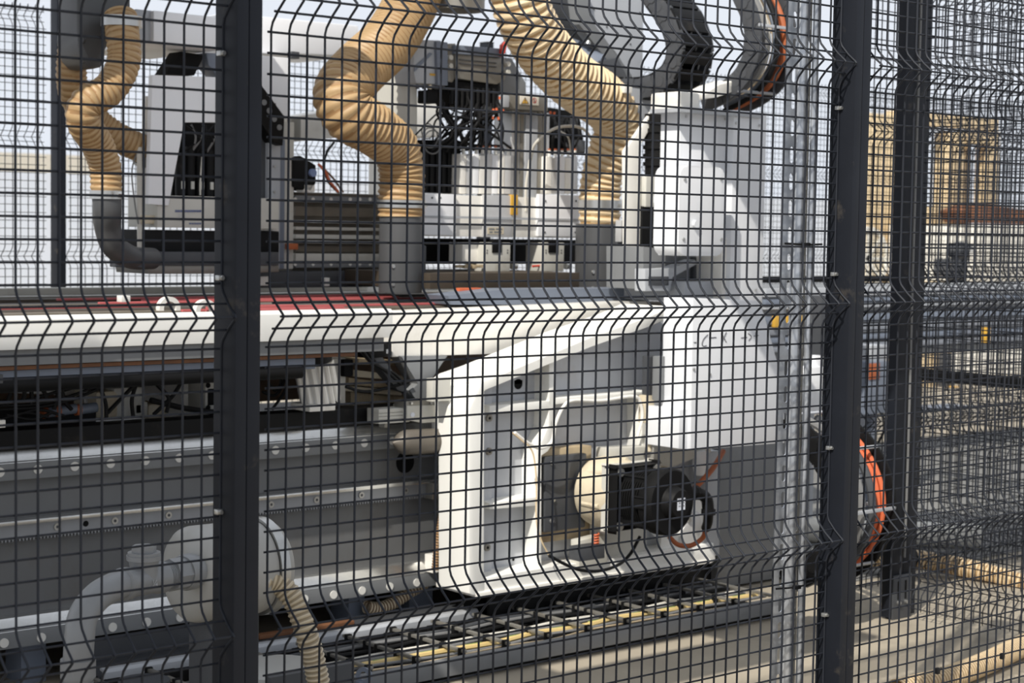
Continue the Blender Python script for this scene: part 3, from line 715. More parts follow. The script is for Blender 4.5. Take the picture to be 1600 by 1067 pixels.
# dark parts in the gap
gm = T('black_spindle', 'black ribbed unit in the gap between the right tan hose and the white column', 'motor')
b = B()
c = at(1026, 215, 2.0)
b.cyl(at(1030, 178, 2.0), at(1030, 275, 2.0), .05, n=24)
for k in range(6): b.cyl(at(1030, 188+k*13, 2.0), at(1030, 194+k*13, 2.0), .056, n=24)
b.build('body', 'black', gm)
b = B(); b.bpx(1010, 275, 1036, 324, 1.98, .08, .004); b.build('grey_box', 'paleplate', gm)
b = B(); b.bpx(1022, 306, 1032, 317, 1.978, .003, 0); b.build('label', 'labelwhite', gm)
b = B(); b.bpx(1004, 322, 1040, 400, 1.99, .08, .004); b.build('lower_body', 'black', gm)
vp = T('white_upright', 'slim white sheet upright between the right dust can and the black ribbed unit', 'upright')
b = B(); b.ppx([(976, 236), (1008, 190), (1036, 150), (1040, 158), (1000, 226), (1001, 440), (978, 445)], 2.0, .015, .002); b.build('sheet', 'aluwhite', vp)
b = B(); b.bpx(971, 344, 986, 378, 2.05, .03, .002); b.build('latch_plate', 'alu', vp)
b = B(); b.bpx(975, 378, 992, 455, 2.06, .04, .002); b.build('bracket', 'darkgrey', vp)
for yy in (420, 450): bolt(vp, at(981, yy, 2.059), .005)
b = B(); b.bpx(992, 380, 1004, 452, 2.03, .05, .002); b.build('side_plate', 'lightgrey', vp)
# ================================================================ big tan suction hoses with dust cans
def can(cx, y0, y1, hw, Y, label, cl):
    t = T('dust_can', label, 'dust can')
    a = at(cx, y0, Y); z0 = at(cx, y1, Y).z; r = (at(cx+hw, y0, Y)-at(cx-hw, y0, Y)).length/2*.83
    zz = max(z0, 1.0)
    b = B(); b.cyl(V(a.x, Y, zz), V(a.x, Y, a.z), r, n=40, prof=[(0, r*.98), (.03, r), (.97, r), (1, r*.99)]); b.build('can_body', 'plastic', t)
    b = B(); b.box(a.x+r*.75, a.x+r+.020, Y-.02, Y+.02, zz+.01, zz+.16, .004); b.build('mounting_ear', 'darkgrey', t)
    for k in (.03, .09): bolt(t, (a.x-r*.86, Y-r*.55, zz+k), .007)
    return a, r
HB = 2.45
ab, rb_ = can(627, 336, 457, 33, HB, 'grey plastic dust can under the middle tan hose, left of the white head', 1)
ac, rc_ = can(937, 350, 462, 33, HB, 'grey plastic dust can under the right tan hose, right of the white head', 1)
def bighose(name, pts, r, label, clampz, can_a, mats=('hose', 'hoserib'), pitch=.0175, amp=.042):
    t = T(name, label, 'hose')
    b = B(); b.hose(pts, r, pitch, amp, 32, 6, True); b.build('ribbed_hose', list(mats), t)
    if clampz:
        z0, z1 = clampz
        b = B(); b.ann(V(can_a.x, HB, z0), V(can_a.x, HB, z1), rr*1.09, rr*.95, 36); cb = b.build('clamp_band', 'steel', t)
        b = B(); b.box(can_a.x+.02, can_a.x+.045, HB-rr*1.16, HB-rr*.98, (z0+z1)/2-.006, (z0+z1)/2+.006, .001); b.build('clamp_screw', 'steel', cb)
    return t
z1 = lambda x, y: at(x, y, HB).z
mid = plist([(672, -70, 2.62), (655, -30, 2.62), (640, 10, 2.6), (607, 65, 2.55), (560, 110, 2.50), (534, 145, 2.45), (545, 178, 2.42), (585, 203, 2.42), (618, 232, 2.44), (627, 268, HB), (627, 300, HB), (627, 338, HB)])
rr = (at(660, 290, HB)-at(594, 290, HB)).length/2*.86
bighose('suction_hose', mid, lambda t: rr*(1.20 if t < .6 else 1.20-.20*min(1, (t-.6)/.25)), 'middle tan ribbed suction hose bending in a wide kink above its grey can', (z1(627, 325), z1(627, 313)), ab, ('hose', 'hoserib'), .020)
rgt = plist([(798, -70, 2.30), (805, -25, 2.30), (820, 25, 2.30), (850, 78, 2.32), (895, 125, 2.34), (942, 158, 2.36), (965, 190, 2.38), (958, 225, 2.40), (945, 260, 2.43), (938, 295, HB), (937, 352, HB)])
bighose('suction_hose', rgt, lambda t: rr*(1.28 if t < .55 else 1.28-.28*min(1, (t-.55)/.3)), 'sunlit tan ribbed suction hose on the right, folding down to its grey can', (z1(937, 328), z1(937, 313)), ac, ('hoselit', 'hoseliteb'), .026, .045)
# steel duct stub at the top edge between the two hoses
ds = T('duct_stub', 'short steel duct end at the top edge between the two tan hoses', 'duct')
c = at(715, 0, 2.6); r = (at(755, 0, 2.6)-at(677, 0, 2.6)).length/2*.85
b = B(); b.ann(V(c.x, 2.6, at(715, 17, 2.6).z), V(c.x, 2.6, c.z+.25), r, r-.004, 36); b.build('duct', 'steeldull', ds)
b = B(); b.ann(V(c.x, 2.6, at(715, -2, 2.6).z), V(c.x, 2.6, at(715, -8, 2.6).z), r+.004, r, 36); b.build('seam', 'steel', ds)
# ================================================================ machining head
hd_ = T('machining_head', 'white machining head block carrying two packs of spindles above the table', 'machining head')
YH = 2.60
b = B(); b.bpx(660, 303, 905, 372, YH, .22, .002); b.build('head_block', 'aluwhite', hd_)
b = B(); b.bpx(664, 302, 712, 368, YH-.015, .016, .002); b.build('left_cover', 'whiteclean', hd_)
b = B(); b.bpx(756, 304, 800, 371, YH-.012, .013, .002); b.build('middle_cover', 'alu', hd_)
b = B(); b.bpx(842, 303, 904, 370, YH-.014, .015, .002); b.build('right_cover', 'whiteclean', hd_)
b = B(); b.bpx(664, 340, 905, 342, YH-.017, .004, 0); b.build('joint_line', 'lightgrey', hd_)
b = B(); b.bpx(799, 304, 809, 336, YH-.016, .015, .001); b.build('orange_tab', 'signyellow', hd_)
b = B(); b.bpx(762, 355, 787, 366, YH-.0135, .002, 0); lb = b.build('rating_plate', 'cream', hd_)
b = B()
for k, (u0, u1) in enumerate(((764, 773), (775, 785), (765, 770), (772, 784))): b.bpx(u0, 356.5+4.6*(k//2), u1, 359.5+4.6*(k//2), YH-.0141, .0006, 0)
b.build('plate_print', 'midgrey', lb)
b = B(); b.bpx(668, 318, 676, 320, YH-.0155, .001, 0); b.bpx(664, 319, 676, 320.5, YH-.0155, .001, 0); b.build('slot', 'darkgrey', hd_)
for px, py in ((675, 309), (688, 309), (852, 314), (900, 314), (851, 363), (899, 363)): bolt(hd_, at(px, py, YH-.0145), .004, 'darkgrey', 'screw', .002)
# spindle packs
def pack(x0, x1, y0, y1, n, lab):
    t = T('spindle_pack', lab, 'spindle pack')
    w_ = (x1-x0)/n
    for k in range(n):
        b = B(); b.bpx(x0+k*w_+.6, y0+(k % 2)*2.5, x0+(k+1)*w_-.9, y1, 2.63, .12, .004); b.build('cylinder_body', ['aluwhite', 'alu', 'whiteclean'][k % 3], t)
        c = at(x0+(k+.5)*w_, y0, 2.66); b = B(); b.cyl(V(c.x, 2.66, c.z-.004), V(c.x, 2.66, c.z+.022), .006, n=10); f = b.build('air_fitting', 'aluwhite', t)
        b = B(); b.cyl(V(c.x, 2.66, c.z+.020), V(c.x, 2.66, c.z+.028), .0058, n=10); b.build('collar', 'orange' if k % 2 else 'orangedull', f)
pack(719, 799, 240, 303, 8, 'left pack of eight white air cylinders standing on the white head')
pack(853, 903, 244, 303, 5, 'right pack of five white air cylinders beside the right tan hose')
bk = T('black_module', 'black ribbed module behind the pipework, left of the white air cylinders', 'module')
b = B(); b.bpx(661, 218, 719, 302, 2.68, .10, .003); b.build('housing', 'blackmatte', bk)
for k in range(6):
    b = B(); b.bpx(664+k*9.2, 222, 668+k*9.2, 300, 2.672, .01, .001); b.build('fin', 'black', bk)
# aluminium pillar with warning signs
pl = T('profile_pillar', 'upright aluminium profile pillar with warning signs on its grey head plate', 'pillar')
b = B(); b.bpx(800, 172, 856, 345, 2.66, .10, .002); b.build('profile', 'alu', pl)
for xx in (807, 815, 842, 850):
    b = B(); b.bpx(xx-1.2, 174, xx+1.2, 335, 2.655, .008, 0); b.build('groove', 'steeldull', pl)
b = B(); b.bpx(822, 176, 838, 345, 2.650, .02, .002); b.build('middle_strip', 'lightgrey', pl)
hp = B(); hp.bpx(797, 145, 856, 174, 2.62, .16, .003); hp = hp.build('head_plate', 'steeldull', pl)
def tri(cx, cy, s, Y):
    return [at(cx-s, cy+s*.85, Y), at(cx+s, cy+s*.85, Y), at(cx, cy-s*.85, Y)]
b = B(); b.bpx(813, 148, 842, 165, 2.617, .003, .0005); b.build('sticker', 'signwhite', hp)
b = B(); b.prism(tri(820.5, 157, 6.2, 2.6165), None, (0, .001, 0)); wt = b.build('warning_triangle', 'ink', hp)
b = B(); b.prism(tri(820.5, 157.3, 4.6, 2.6155), None, (0, .001, 0)); b.build('triangle_field', 'signyellow', wt)
b = B(); b.bpx(820, 154, 821.2, 158, 2.6148, .0008, 0); b.bpx(820, 159, 821.2, 160.3, 2.6148, .0008, 0); b.build('exclamation_mark', 'ink', wt)
c = at(835, 157, 2.6165); b = B(); b.ann(c, c+V(0, .001, 0), .0105, .0078, 28); ps = b.build('prohibition_ring', 'signred', hp)
b = B(); b.tube([c+V(-.007, -.0004, .007), c+V(.007, -.0004, -.007)], .0010, 6, 2); b.build('bar', 'signred', ps)
b = B(); b.sphere(c+V(0, 0, .003), .0022, (1, .3, 1), 10); b.box(c.x-.0022, c.x+.0022, c.y-.0004, c.y+.0002, c.z-.006, c.z+.001); b.build('figure', 'ink', ps)
# clamp blocks under the head
def clampb(x0, x1, xs, lab):
    t = T('clamp_block', lab, 'clamp')
    b = B(); b.bpx(x0, 379, x1, 424, 2.58, .10, .003); b.build('block', 'paleplate', t)
    m = (x0+x1)/2; b = B(); b.bpx(m-7, 374, m+7, 395, 2.576, .02, .001); b.build('notch', 'blackmatte', t)
    for px in (x0+4, x1-4):
        for py in (391, 395): bolt(t, at(px, py, 2.5795), .003, 'darkgrey', 'screw', .001)
    if xs: b = B(); b.bpx(xs[0], 379, xs[1], 410, 2.62, .08, .003); b.build('side_housing', 'aluwhite', t)
    c = at(x1+2, 415, 2.60); b = B(); b.cyl(c, c+V(.022, 0, 0), .014, n=20); b.build('round_nut', 'steel', t)
clampb(757, 797, (723, 757), 'left cream clamp block under the white head, beside a white housing')
clampb(849, 881, None, 'right cream clamp block under the white head, near the right dust can')
b = B(); b.bpx(662, 372, 908, 412, 2.84, .05, .002); S(b, 'dark_crossbar', 'blackmatte', 'dark crossbar behind the cream clamp blocks', 'crossbar')
b = B()
for k in range(7): b.bpx(712+k*6+random.random()*3, 411+random.random()*4, 719+k*6+random.random()*4, 417+random.random()*3, 2.57-random.random()*.02, .02, .001)
S(b, 'wood_chips', 'woodish', 'splintered pale wood chips stuck left of the left clamp block', 'chips', kind='stuff')
b = B(); b.cyl(at(832, 416, 2.6), at(846, 415, 2.6), .004, n=8); S(b, 'red_pin', 'red', 'small red pin pointing left from the right clamp block', 'pin')
# ---- valve cabinet above
vc = T('valve_cabinet', 'grey valve cabinet with a rounded left cover above the tangle of black air lines', 'valve cabinet')
b = B(); b.ppx([(636, 66), (652, 63), (652, 225), (648, 232), (641, 225)], 2.66, .2, .002); b.build('side_sheet', 'paleplate', vc)
b = B(); b.ppx([(646, 70), (660, 62), (690, 63), (690, 132), (650, 130), (646, 110)], 2.60, .12, .006); b.build('left_cover', 'lightgrey', vc)
b = B(); b.ppx([(682, 64), (700, 66), (700, 134), (684, 133)], 2.585, .12, .004); b.build('cover_edge', 'bluegrey', vc)
b = B(); b.ppx([(648, 112), (648, 104), (672, 82), (676, 84)], 2.596, .006, 0); b.build('handle_groove', 'bluegrey', vc)
b = B(); b.bpx(672, 114.5, 680, 118.5, 2.597, .003, 0); b.build('yellow_mark', 'signyellow', vc)
b = B(); b.ppx([(700, 68), (712, 68), (712, 120), (706, 130), (700, 128)], 2.62, .10, .002); b.build('divider', 'steeldull', vc)
b = B(); b.ppx([(712, 70), (785, 76), (786, 90), (712, 84)], 2.60, .16, .003); b.build('top_cap', 'bluegrey', vc)
b = B(); b.ppx([(712, 84), (790, 92), (790, 124), (776, 132), (712, 122)], 2.61, .15, .003); b.build('front_panel', 'steeldull', vc)
for yy in (93, 99):
    b = B(); b.ppx([(718, yy-1), (776, yy+5), (776, yy+6.5), (718, yy+.5)], 2.606, .006, 0); b.build('panel_groove', 'darkgrey', vc)
b = B(); b.ppx([(776, 88), (800, 92), (822, 130), (822, 148), (797, 146), (786, 175), (780, 120)], 2.63, .12, .003); b.build('right_housing', 'midgrey', vc)
for (px, py) in ((704, 90), (704, 103), (794, 100), (794, 113)): 
    c = at(px, py, 2.6); b = B(); b.cyl(c+V(0, .02, 0), c+V(0, -.004, 0), .009, n=16); b.build('knob', 'paleplate', vc)
b = B(); b.ppx([(698, 126), (780, 132), (776, 158), (750, 168), (715, 164), (700, 145)], 2.62, .12, .004); b.build('connector_bank', 'blackmatte', vc)
for k in range(9):
    b = B(); c = at(706+k*8.2, 138, 2.615); b.cyl(c, c+V(0, 0, -.055-.01*(k % 3)), .0075, n=10); b.build('plug', 'black', vc)
for k in range(5):
    b = B(); c = at(652+k*10, 132, 2.61); b.cyl(c, c+V(0, 0, -.016), .006, n=10); b.build('gland', 'cream' if k == 2 else 'darkgrey', vc)
b = B(); b.bpx(668, 140, 684, 162, 2.62, .06, .005); b.build('black_plug', 'black', vc)
b = B(); b.ppx([(786, 70), (794, 62), (790, 82), (785, 88)], 2.58, .02, .001); b.build('red_lever', 'red', vc)
b = B(); b.bpx(786, 148, 796, 168, 2.60, .05, .004); b.build('oval_connector', 'lightgrey', vc)
# tangle of black air lines: each its own line
random.seed(11)
tg = 'black air lines hanging below the valve cabinet'
for k in range(30):
    xa = random.uniform(684, 786); xb = random.uniform(664, 800)
    Y1 = random.uniform(2.60, 2.72); Y2 = random.uniform(2.62, 2.72)
    ya = random.uniform(150, 165); yb_ = random.uniform(228, 240)
    xm = (xa+xb)/2+random.uniform(-26, 26); sag = random.uniform(185, 222)
    b = B(); b.tube(plist([(xa, ya, Y1), (xa+random.uniform(-6, 6), ya+18, Y1-.02), (xm, sag, (Y1+Y2)/2-.05), (xb, yb_, Y2)]), random.choice((.0042, .0035, .005)), 7)
    tag(b.build('air_line', 'rubber'), 'thin black air line in the tangle below the valve cabinet', 'air line', tg)
for k in range(4):
    cx, cy, rr_ = [(676, 222, 14), (668, 205, 9), (672, 215, 12), (740, 205, 22)][k]
    P = [at(cx+rr_*math.cos(a*PI/6), cy+rr_*1.3*math.sin(a*PI/6), 2.64+.004*a/12) for a in range(0, 13)]
    b = B(); b.tube(P, .0026, 6); tag(b.build('air_line_loop', 'cablegrey' if k < 3 else 'rubber'), ['oval loop of thin grey line hanging before the black module', 'smallest upper loop of grey line above the black module', 'inner loop of thin grey line before the black module', 'wide black loop in the tangle of air lines'][k], 'air line')
b = B(); b.tube(plist([(645, 215, 2.55), (660, 200, 2.54), (680, 180, 2.55), (695, 172, 2.60)]), .003, 6); S(b, 'air_line', 'rubber', 'single black line arching left from the tangle to the cabinet side sheet', 'air line')
fit = 'small orange fittings on the air lines'
for px, py in ((781, 153), (776, 171), (786, 173), (770, 184), (779, 185), (771, 172), (866, 177), (860, 176)):
    c = at(px, py, 2.58); b = B(); b.cyl(c+V(0, 0, -.005), c+V(0, 0, .005), .0048, n=10); tag(b.build('push_fitting', 'orange'), 'small orange push fitting among the black air lines right of the tangle', 'fitting', fit)
# right side: lines and dark parts beside the pillar
dk = T('valve_terminal', 'dark valve terminal behind the right tan hose, above the right air cylinders', 'valve terminal')
b = B(); b.ppx([(857, 168), (905, 175), (915, 240), (857, 240)], 2.74, .10, .004); b.build('body', 'blackmatte', dk)
for k in range(5):
    b = B(); b.bpx(860+k*9, 180+(k % 2)*16, 867+k*9, 200+(k % 2)*16, 2.72, .03, .003); b.build('valve', ['black', 'darkgrey', 'black'][k % 3], dk)
b = B(); b.bpx(893, 218, 915, 238, 2.70, .05, .004); b.build('motor_end', 'darkgrey', dk)
random.seed(5)
for k in range(9):
    xa = random.uniform(860, 900); xb = random.uniform(862, 902)
    b = B(); b.tube(plist([(xa, 182, 2.70), ((xa+xb)/2+random.uniform(-12, 12), 212, 2.66), (xb, 242, 2.68)]), .004, 7)
    tag(b.build('air_line', 'rubber'), 'black air line between the dark valve terminal and the right air cylinders', 'air line', 'black air lines beside the right tan hose')
b = B(); b.tube(plist([(829, 250, 2.6), (836, 225, 2.56), (862, 203, 2.52), (890, 197, 2.52), (912, 202, 2.54), (925, 218, 2.56)]), .0055, 8); S(b, 'white_air_line', 'cablewhite', 'pale thick air line arching over the right air cylinders behind the hose', 'air line')
b = B(); b.tube(plist([(822, 330, 2.6), (822, 290, 2.6), (828, 250, 2.6)]), .005, 8); S(b, 'white_air_line', 'cablewhite', 'pale air line running straight down the aluminium pillar', 'air line')
b = B(); b.tube(plist([(876, 205, 2.6), (888, 215, 2.58), (892, 240, 2.62)]), .003, 6); S(b, 'thin_air_line', 'cablewhite', 'thinnest pale air line ending in the right air cylinders', 'air line')
# ================================================================ hood and mast at the top
hoodt = T('sheet_hood', 'big grey sheet metal hood hanging at the top, right of the sunlit hose', 'hood')
b = B(); b.ppx([(915, -20), (1006, -20), (1004, 122), (990, 126), (962, 80), (918, 32)], 2.75, .35, .003); b.build('front_sheet', 'lightgrey', hoodt)
b = B(); b.ppx([(898, -20), (918, -20), (922, 30), (988, 118), (975, 128), (905, 38)], 2.72, .05, .003); b.build('edge_flange', 'midgrey', hoodt)
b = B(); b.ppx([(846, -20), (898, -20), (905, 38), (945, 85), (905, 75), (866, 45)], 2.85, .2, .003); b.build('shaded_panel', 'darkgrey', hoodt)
for px, py in ((928, 14), (948, 42), (985, 69), (983, 96), (1000, 20)): bolt(hoodt, at(px, py, 2.7495), .004, 'darkgrey', 'rivet', .002)
rm = T('round_motor', 'round grey motor under the slanted edge of the sheet hood', 'motor')
c = at(915, 105, 2.80); b = B(); b.cyl(c+V(-.05, .1, .05), c+V(.045, -.05, -.02), .085, n=32, prof=[(0, .06), (.1, .08), (.8, .085), (.95, .075), (1, .05)]); b.build('body', 'bluegrey', rm)
b = B(); b.ppx([(938, 95), (965, 90), (985, 128), (950, 136)], 2.70, .08, .004); b.build('terminal_box', 'darkgrey', rm)
b = B(); b.cyl(at(918, 70, 2.74), at(925, 52, 2.74), .012, n=12); b.build('shaft', 'steel', rm)
bb_ = B(); bb_.ppx([(960, 132), (1040, 146), (1036, 168), (1002, 205), (990, 175)], 2.30, .08, .003); S(bb_, 'grey_gusset', 'lightgrey', 'grey triangular gusset plate below the first energy chain', 'gusset')
b = B(); b.bpx(976, 132, 988, 146, 2.25, .03, .002); S(b, 'white_block', 'aluwhite', 'small white block on the gusset at the start of the first energy chain', 'block')
# ================================================================ energy chains (loops in the y-z plane)
def echain(name, label, X, px, wx, th, link, mat_side='black', closed=True, cables=(), bars='black', barstep=3):
    t = T(name, label, 'energy chain')
    P = spline([atx(x, y, X) for x, y in px], 16)
    # resample at link pitch
    d = [0]
    for a, c in zip(P, P[1:]): d.append(d[-1]+(c-a).length)
    n = int(d[-1]/link); Q = []
    j = 0
    for k in range(n+1):
        s_ = d[-1]*k/n
        while j < len(d)-2 and d[j+1] < s_: j += 1
        Q.append(P[j].lerp(P[j+1], (s_-d[j])/max(1e-9, d[j+1]-d[j])))
    sides = []
    for sx_ in (0, wx-.012):
        b = B()
        for k in range(n):
            a, c = Q[k], Q[k+1]; tt = (c-a).normalized(); nn = V(0, -tt.z, tt.y)
            o_ = V(sx_, 0, 0); off = .002*(k % 2)
            A = [a-tt*.006+nn*th/2, c+tt*.006+nn*th/2, c+tt*.010, c+tt*.006-nn*th/2, a-tt*.006-nn*th/2, a-tt*.002]
            b.prism([p_+o_+V(off, 0, 0) for p_ in A], None, (.010, 0, 0), .0015)
            b.cyl(a+o_+V(-.001, 0, 0), a+o_+V(.002, 0, 0), th*.24, n=12)
        sides.append(b.build('side_links', mat_side, t))
    for k in range(0, n, 1 if closed else barstep):
        a, c = Q[k], Q[k+1]; tt = (c-a).normalized(); nn = V(0, -tt.z, tt.y)
        for sg in ((1, -1) if not closed else (1, -1)):
            q = a+nn*sg*(th/2-.003); L = .92 if closed else .25
            cc = a.lerp(c, L)+nn*sg*(th/2-.003)
            b = B(); b.prism([q+nn*.003, cc+nn*.003, cc-nn*.003, q-nn*.003], None, (wx-.004, 0, 0), .001); b.build('cover_bar' if closed else 'cross_bar', bars, t)
    for k, (u, v, r_, mt) in enumerate(cables):
        PP = []
        for i in range(0, n+1, 2):
            a = Q[i]; c = Q[min(n, i+1)] if i < n else Q[i-1]; tt = (c-a).normalized() if i < n else (a-c).normalized(); nn = V(0, -tt.z, tt.y)
            PP.append(a+V(wx*u, 0, 0)+nn*v*th)
        b = B(); b.tube(PP, r_, 8, 3); b.build('cable', mt, t)
    return t
echain('energy_chain', 'left of the two upper energy chains, a closed black loop below the hood', 3.05, [(990, -45), (1020, 0), (1042, 32), (1054, 70), (1049, 104), (1030, 127), (1000, 138), (960, 138)], .16, .085, .045, 'darkgrey', True, (), 'black')
echain('energy_chain', 'right upper energy chain, open, with orange and grey cables, ending on the white column', 3.10, [(1140, -40), (1160, 0), (1174, 40), (1172, 85), (1158, 118), (1132, 142), (1098, 160)], .20, .075, .040, 'darkgrey', False,
       ((.3, -.1, .012, 'cablegrey'), (.45, .15, .014, 'cablewhite'), (.58, -.1, .012, 'bluegrey'), (.68, .2, .011, 'hoselit'), (.78, -.2, .010, 'orangedull'), (.84, .3, .012, 'orangedull'), (.52, -.35, .010, 'black'), (.9, .0, .010, 'black')), 'lightgrey', 5)
echain('energy_chain', 'lower energy chain loop with bright orange cables, seen on both sides of the right post', 2.72, [(1225, 665), (1262, 690), (1296, 740), (1308, 800), (1296, 850), (1270, 885), (1225, 910)], .24, .085, .042, 'black', False,
       ((.25, .0, .014, 'black'), (.4, -.2, .013, 'cablegrey'), (.12, .1, .010, 'hoserib'), (.62, -.2, .013, 'darkgrey'), (.86, .12, .013, 'orange'), (.90, -.1, .008, 'orange')), 'lightgrey', 4)
# ================================================================ left head (behind the left foreground post)
YL = 2.75
lh = T('routing_head', 'white framed routing head with black motors inside, left of the left foreground post', 'machining head')
b = B(); b.ppx([(238, 117), (352, 121), (352, 192), (287, 190), (264, 321), (232, 319)], YL, .025, .002); b.build('front_frame', 'whiteclean', lh)
b = B(); b.ppx([(228, 150), (237, 150), (233, 330), (222, 330)], YL+.10, .02, .001); b.build('back_sheet', 'aluwhite', lh)
b = B(); b.bpx(270, 150, 430, 318, YL+.16, .02, .001); b.build('inner_wall', 'black', lh)
for k in range(5):
    c = at(282+k*15, 240, YL+.09); b = B(); b.cyl(V(c.x, YL+.09, at(280, 306, YL+.09).z), V(c.x, YL+.09, at(280, 238-(k % 2)*10, YL+.09).z), .017, n=14); mm = b.build('motor_body', 'black', lh)
    b = B(); b.box(c.x-.006, c.x+.006, YL+.070, YL+.076, at(280, 295, YL+.09).z, at(280, 283, YL+.09).z, .001); b.build('window', 'paleplate', mm)
random.seed(3)
for k in range(9):
    xa = 285+random.random()*60; xb = 285+random.random()*60
    b = B(); b.tube(plist([(xa, 238, YL+.08), ((xa+xb)/2+6, 215, YL+.06), (xb, 195, YL+.09)]), .0035, 6)
    b.build('cable', 'black' if k % 4 else 'cablegrey', lh)
b = B(); b.tube(plist([(313, 305, YL+.05), (313, 285, YL+.05), (316, 245, YL+.06)]), .0035, 6); b.build('white_cable', 'cablewhite', lh)
b = B(); b.bpx(246, 305, 436, 358, YL+.01, .2, .003); lp = b.build('lower_plate', 'paleplate', lh)
b = B()
for k in range(10): b.bpx(274+k*4.2, 328, 277.4+k*4.2, 331.5, YL+.008, .002, 0)
for k in range(5): b.bpx(296+k*4, 348, 299+k*4, 350.5, YL+.008, .002, 0)
b.build('blue_print', 'bluetext', lp)
for k in range(4):
    b = B(); b.bpx(278, 335+k*3, 290, 336+k*3, YL+.0085, .001, 0); b.build('grey_print', 'lightgrey', lp)
b = B(); b.bpx(226, 359, 436, 395, YL+.03, .25, .003); b.build('lower_box', 'black', lh)
b = B(); b.bpx(228, 393, 436, 415, YL-.01, .25, .004); b.build('suction_hood', 'darkgrey', lh)
b = B(); b.ppx([(230, 414), (436, 414), (436, 425), (346, 428), (232, 428)], YL+.0, .22, .002); b.build('bottom_lip', 'steeldull', lh)
b = B(); b.bpx(222, 336, 243, 350, YL+.03, .03, .002); b.build('cream_clamp', 'cream', lh)
b = B(); b.cyl(at(218, 230, YL+.05), at(219, 392, YL+.05), .010, n=12); b.build('guide_rod', 'cablewhite', lh)
b = B(); b.tube(plist([(213, 240, YL+.06), (206, 270, YL+.05), (211, 320, YL+.05), (216, 350, YL+.04)]), .0025, 6); b.build('thin_cable', 'cablegrey', lh)
b = B(); b.ppx([(283, 80), (320, 86), (304, 118), (259, 116)], YL+.05, .08, .003); b.build('slanted_arm', 'blackmatte', lh)
b = B(); b.ppx([(322, 82), (350, 84), (350, 122), (342, 120), (326, 102)], YL+.05, .08, .004); b.build('motor_nose', 'bluegrey', lh)
# white overhead beam running away from the viewer
wb = T('overhead_beam', 'white box beam at the top, above the left routing head, cut by the left foreground post', 'beam')
b = B(); b.bpx(240, 16, 352, 78, 2.70, .5, .006); b.build('near_box', 'whiteclean', wb)
b = B(); b.ppx([(352, 20), (560, 40), (560, 88), (352, 80)], 3.05, .4, .006); b.build('long_box', 'whiteclean', wb)
b = B(); b.bpx(212, 14, 240, 66, 2.72, .10, .003); b.build('end_plate', 'lightgrey', wb)
b = B(); b.bpx(400, 86, 452, 186, 2.95, .25, .004); b.build('drop_box', 'whiteclean', wb)
b = B(); b.bpx(456, 80, 468, 92, 3.0, .03, .002); b.build('small_bracket', 'darkgrey', wb)
# grey manifold pipe
mf = T('suction_manifold', 'dark grey suction manifold with two outlets at the top left, feeding the tan hoses', 'manifold')
b = B(); c = at(160, 20, 2.60)
b.ppx([(124, -30), (206, -30), (206, 20), (190, 38), (164, 50), (166, 96), (160, 107), (140, 107), (128, 92), (124, 60)], 2.58, .15, .02); b.build('manifold_body', 'plastic', mf)
b = B(); c = at(190, 40, 2.56); b.ann(at(190, 26, 2.50)+V(0, 0, 0), at(190, 42, 2.50), .062, .05, 28); b.build('clamp_band', 'steel', mf)
b = B(); b.cyl(at(130, 62, 2.57), at(126, 62, 2.565), .012, n=8); b.build('small_knob', 'darkgrey', mf)
A1 = plist([(188, 25, 2.52), (192, 60, 2.48), (193, 98, 2.46), (172, 138, 2.45), (134, 163, 2.45), (130, 190, 2.46), (150, 222, 2.50), (164, 260, 2.52), (167, 306, 2.52)])
r1 = (at(192, 250, 2.5)-at(142, 250, 2.5)).length/2*.88
bighose('suction_hose', A1, lambda t: r1*(1.06-.04*t), 'front tan ribbed suction hose at the left, curling from the manifold to a grey elbow', None, None)
A2 = plist([(120, 40, 2.72), (114, 80, 2.74), (112, 125, 2.76), (122, 160, 2.80), (150, 190, 2.84), (185, 215, 2.84), (226, 234, 2.84)])
bighose('suction_hose', A2, lambda t: r1*1.0, 'rear tan ribbed suction hose at the left, passing behind the front one', None, None)
b = B(); c0 = at(222, 233, 2.83); c1 = at(232, 237, 2.83); b.ann(c0, c1, .058, .05, 28); S(b, 'hose_collar', 'steeldull', 'steel collar at the open end of the rear left tan hose', 'collar')
el = T('suction_elbow', 'dark grey suction elbow below the front left tan hose, entering the routing head', 'pipe elbow')
P = plist([(167, 304, 2.52), (168, 330, 2.52), (168, 352, 2.54), (178, 384, 2.56), (205, 402, 2.60), (238, 404, 2.66)])
b = B(); b.tube(P, lambda t: r1*(.98-.25*t), 28, 8); b.build('elbow', 'plastic', el)
b = B(); b.ann(at(166.5, 311, 2.52), at(166.5, 298, 2.52), r1*1.08, r1*.9, 32); cb = b.build('clamp_band', 'steel', el)
b = B(); b.cyl(at(183, 303, 2.44), at(190, 303, 2.44), .010, n=8); b.build('clamp_screw', 'steel', cb)
b = B(); b.bpx(190, 388, 226, 418, 2.58, .08, .004); b.build('flange', 'darkgrey', el)
for py in (388, 412): bolt(el, at(190, py, 2.579), .006)
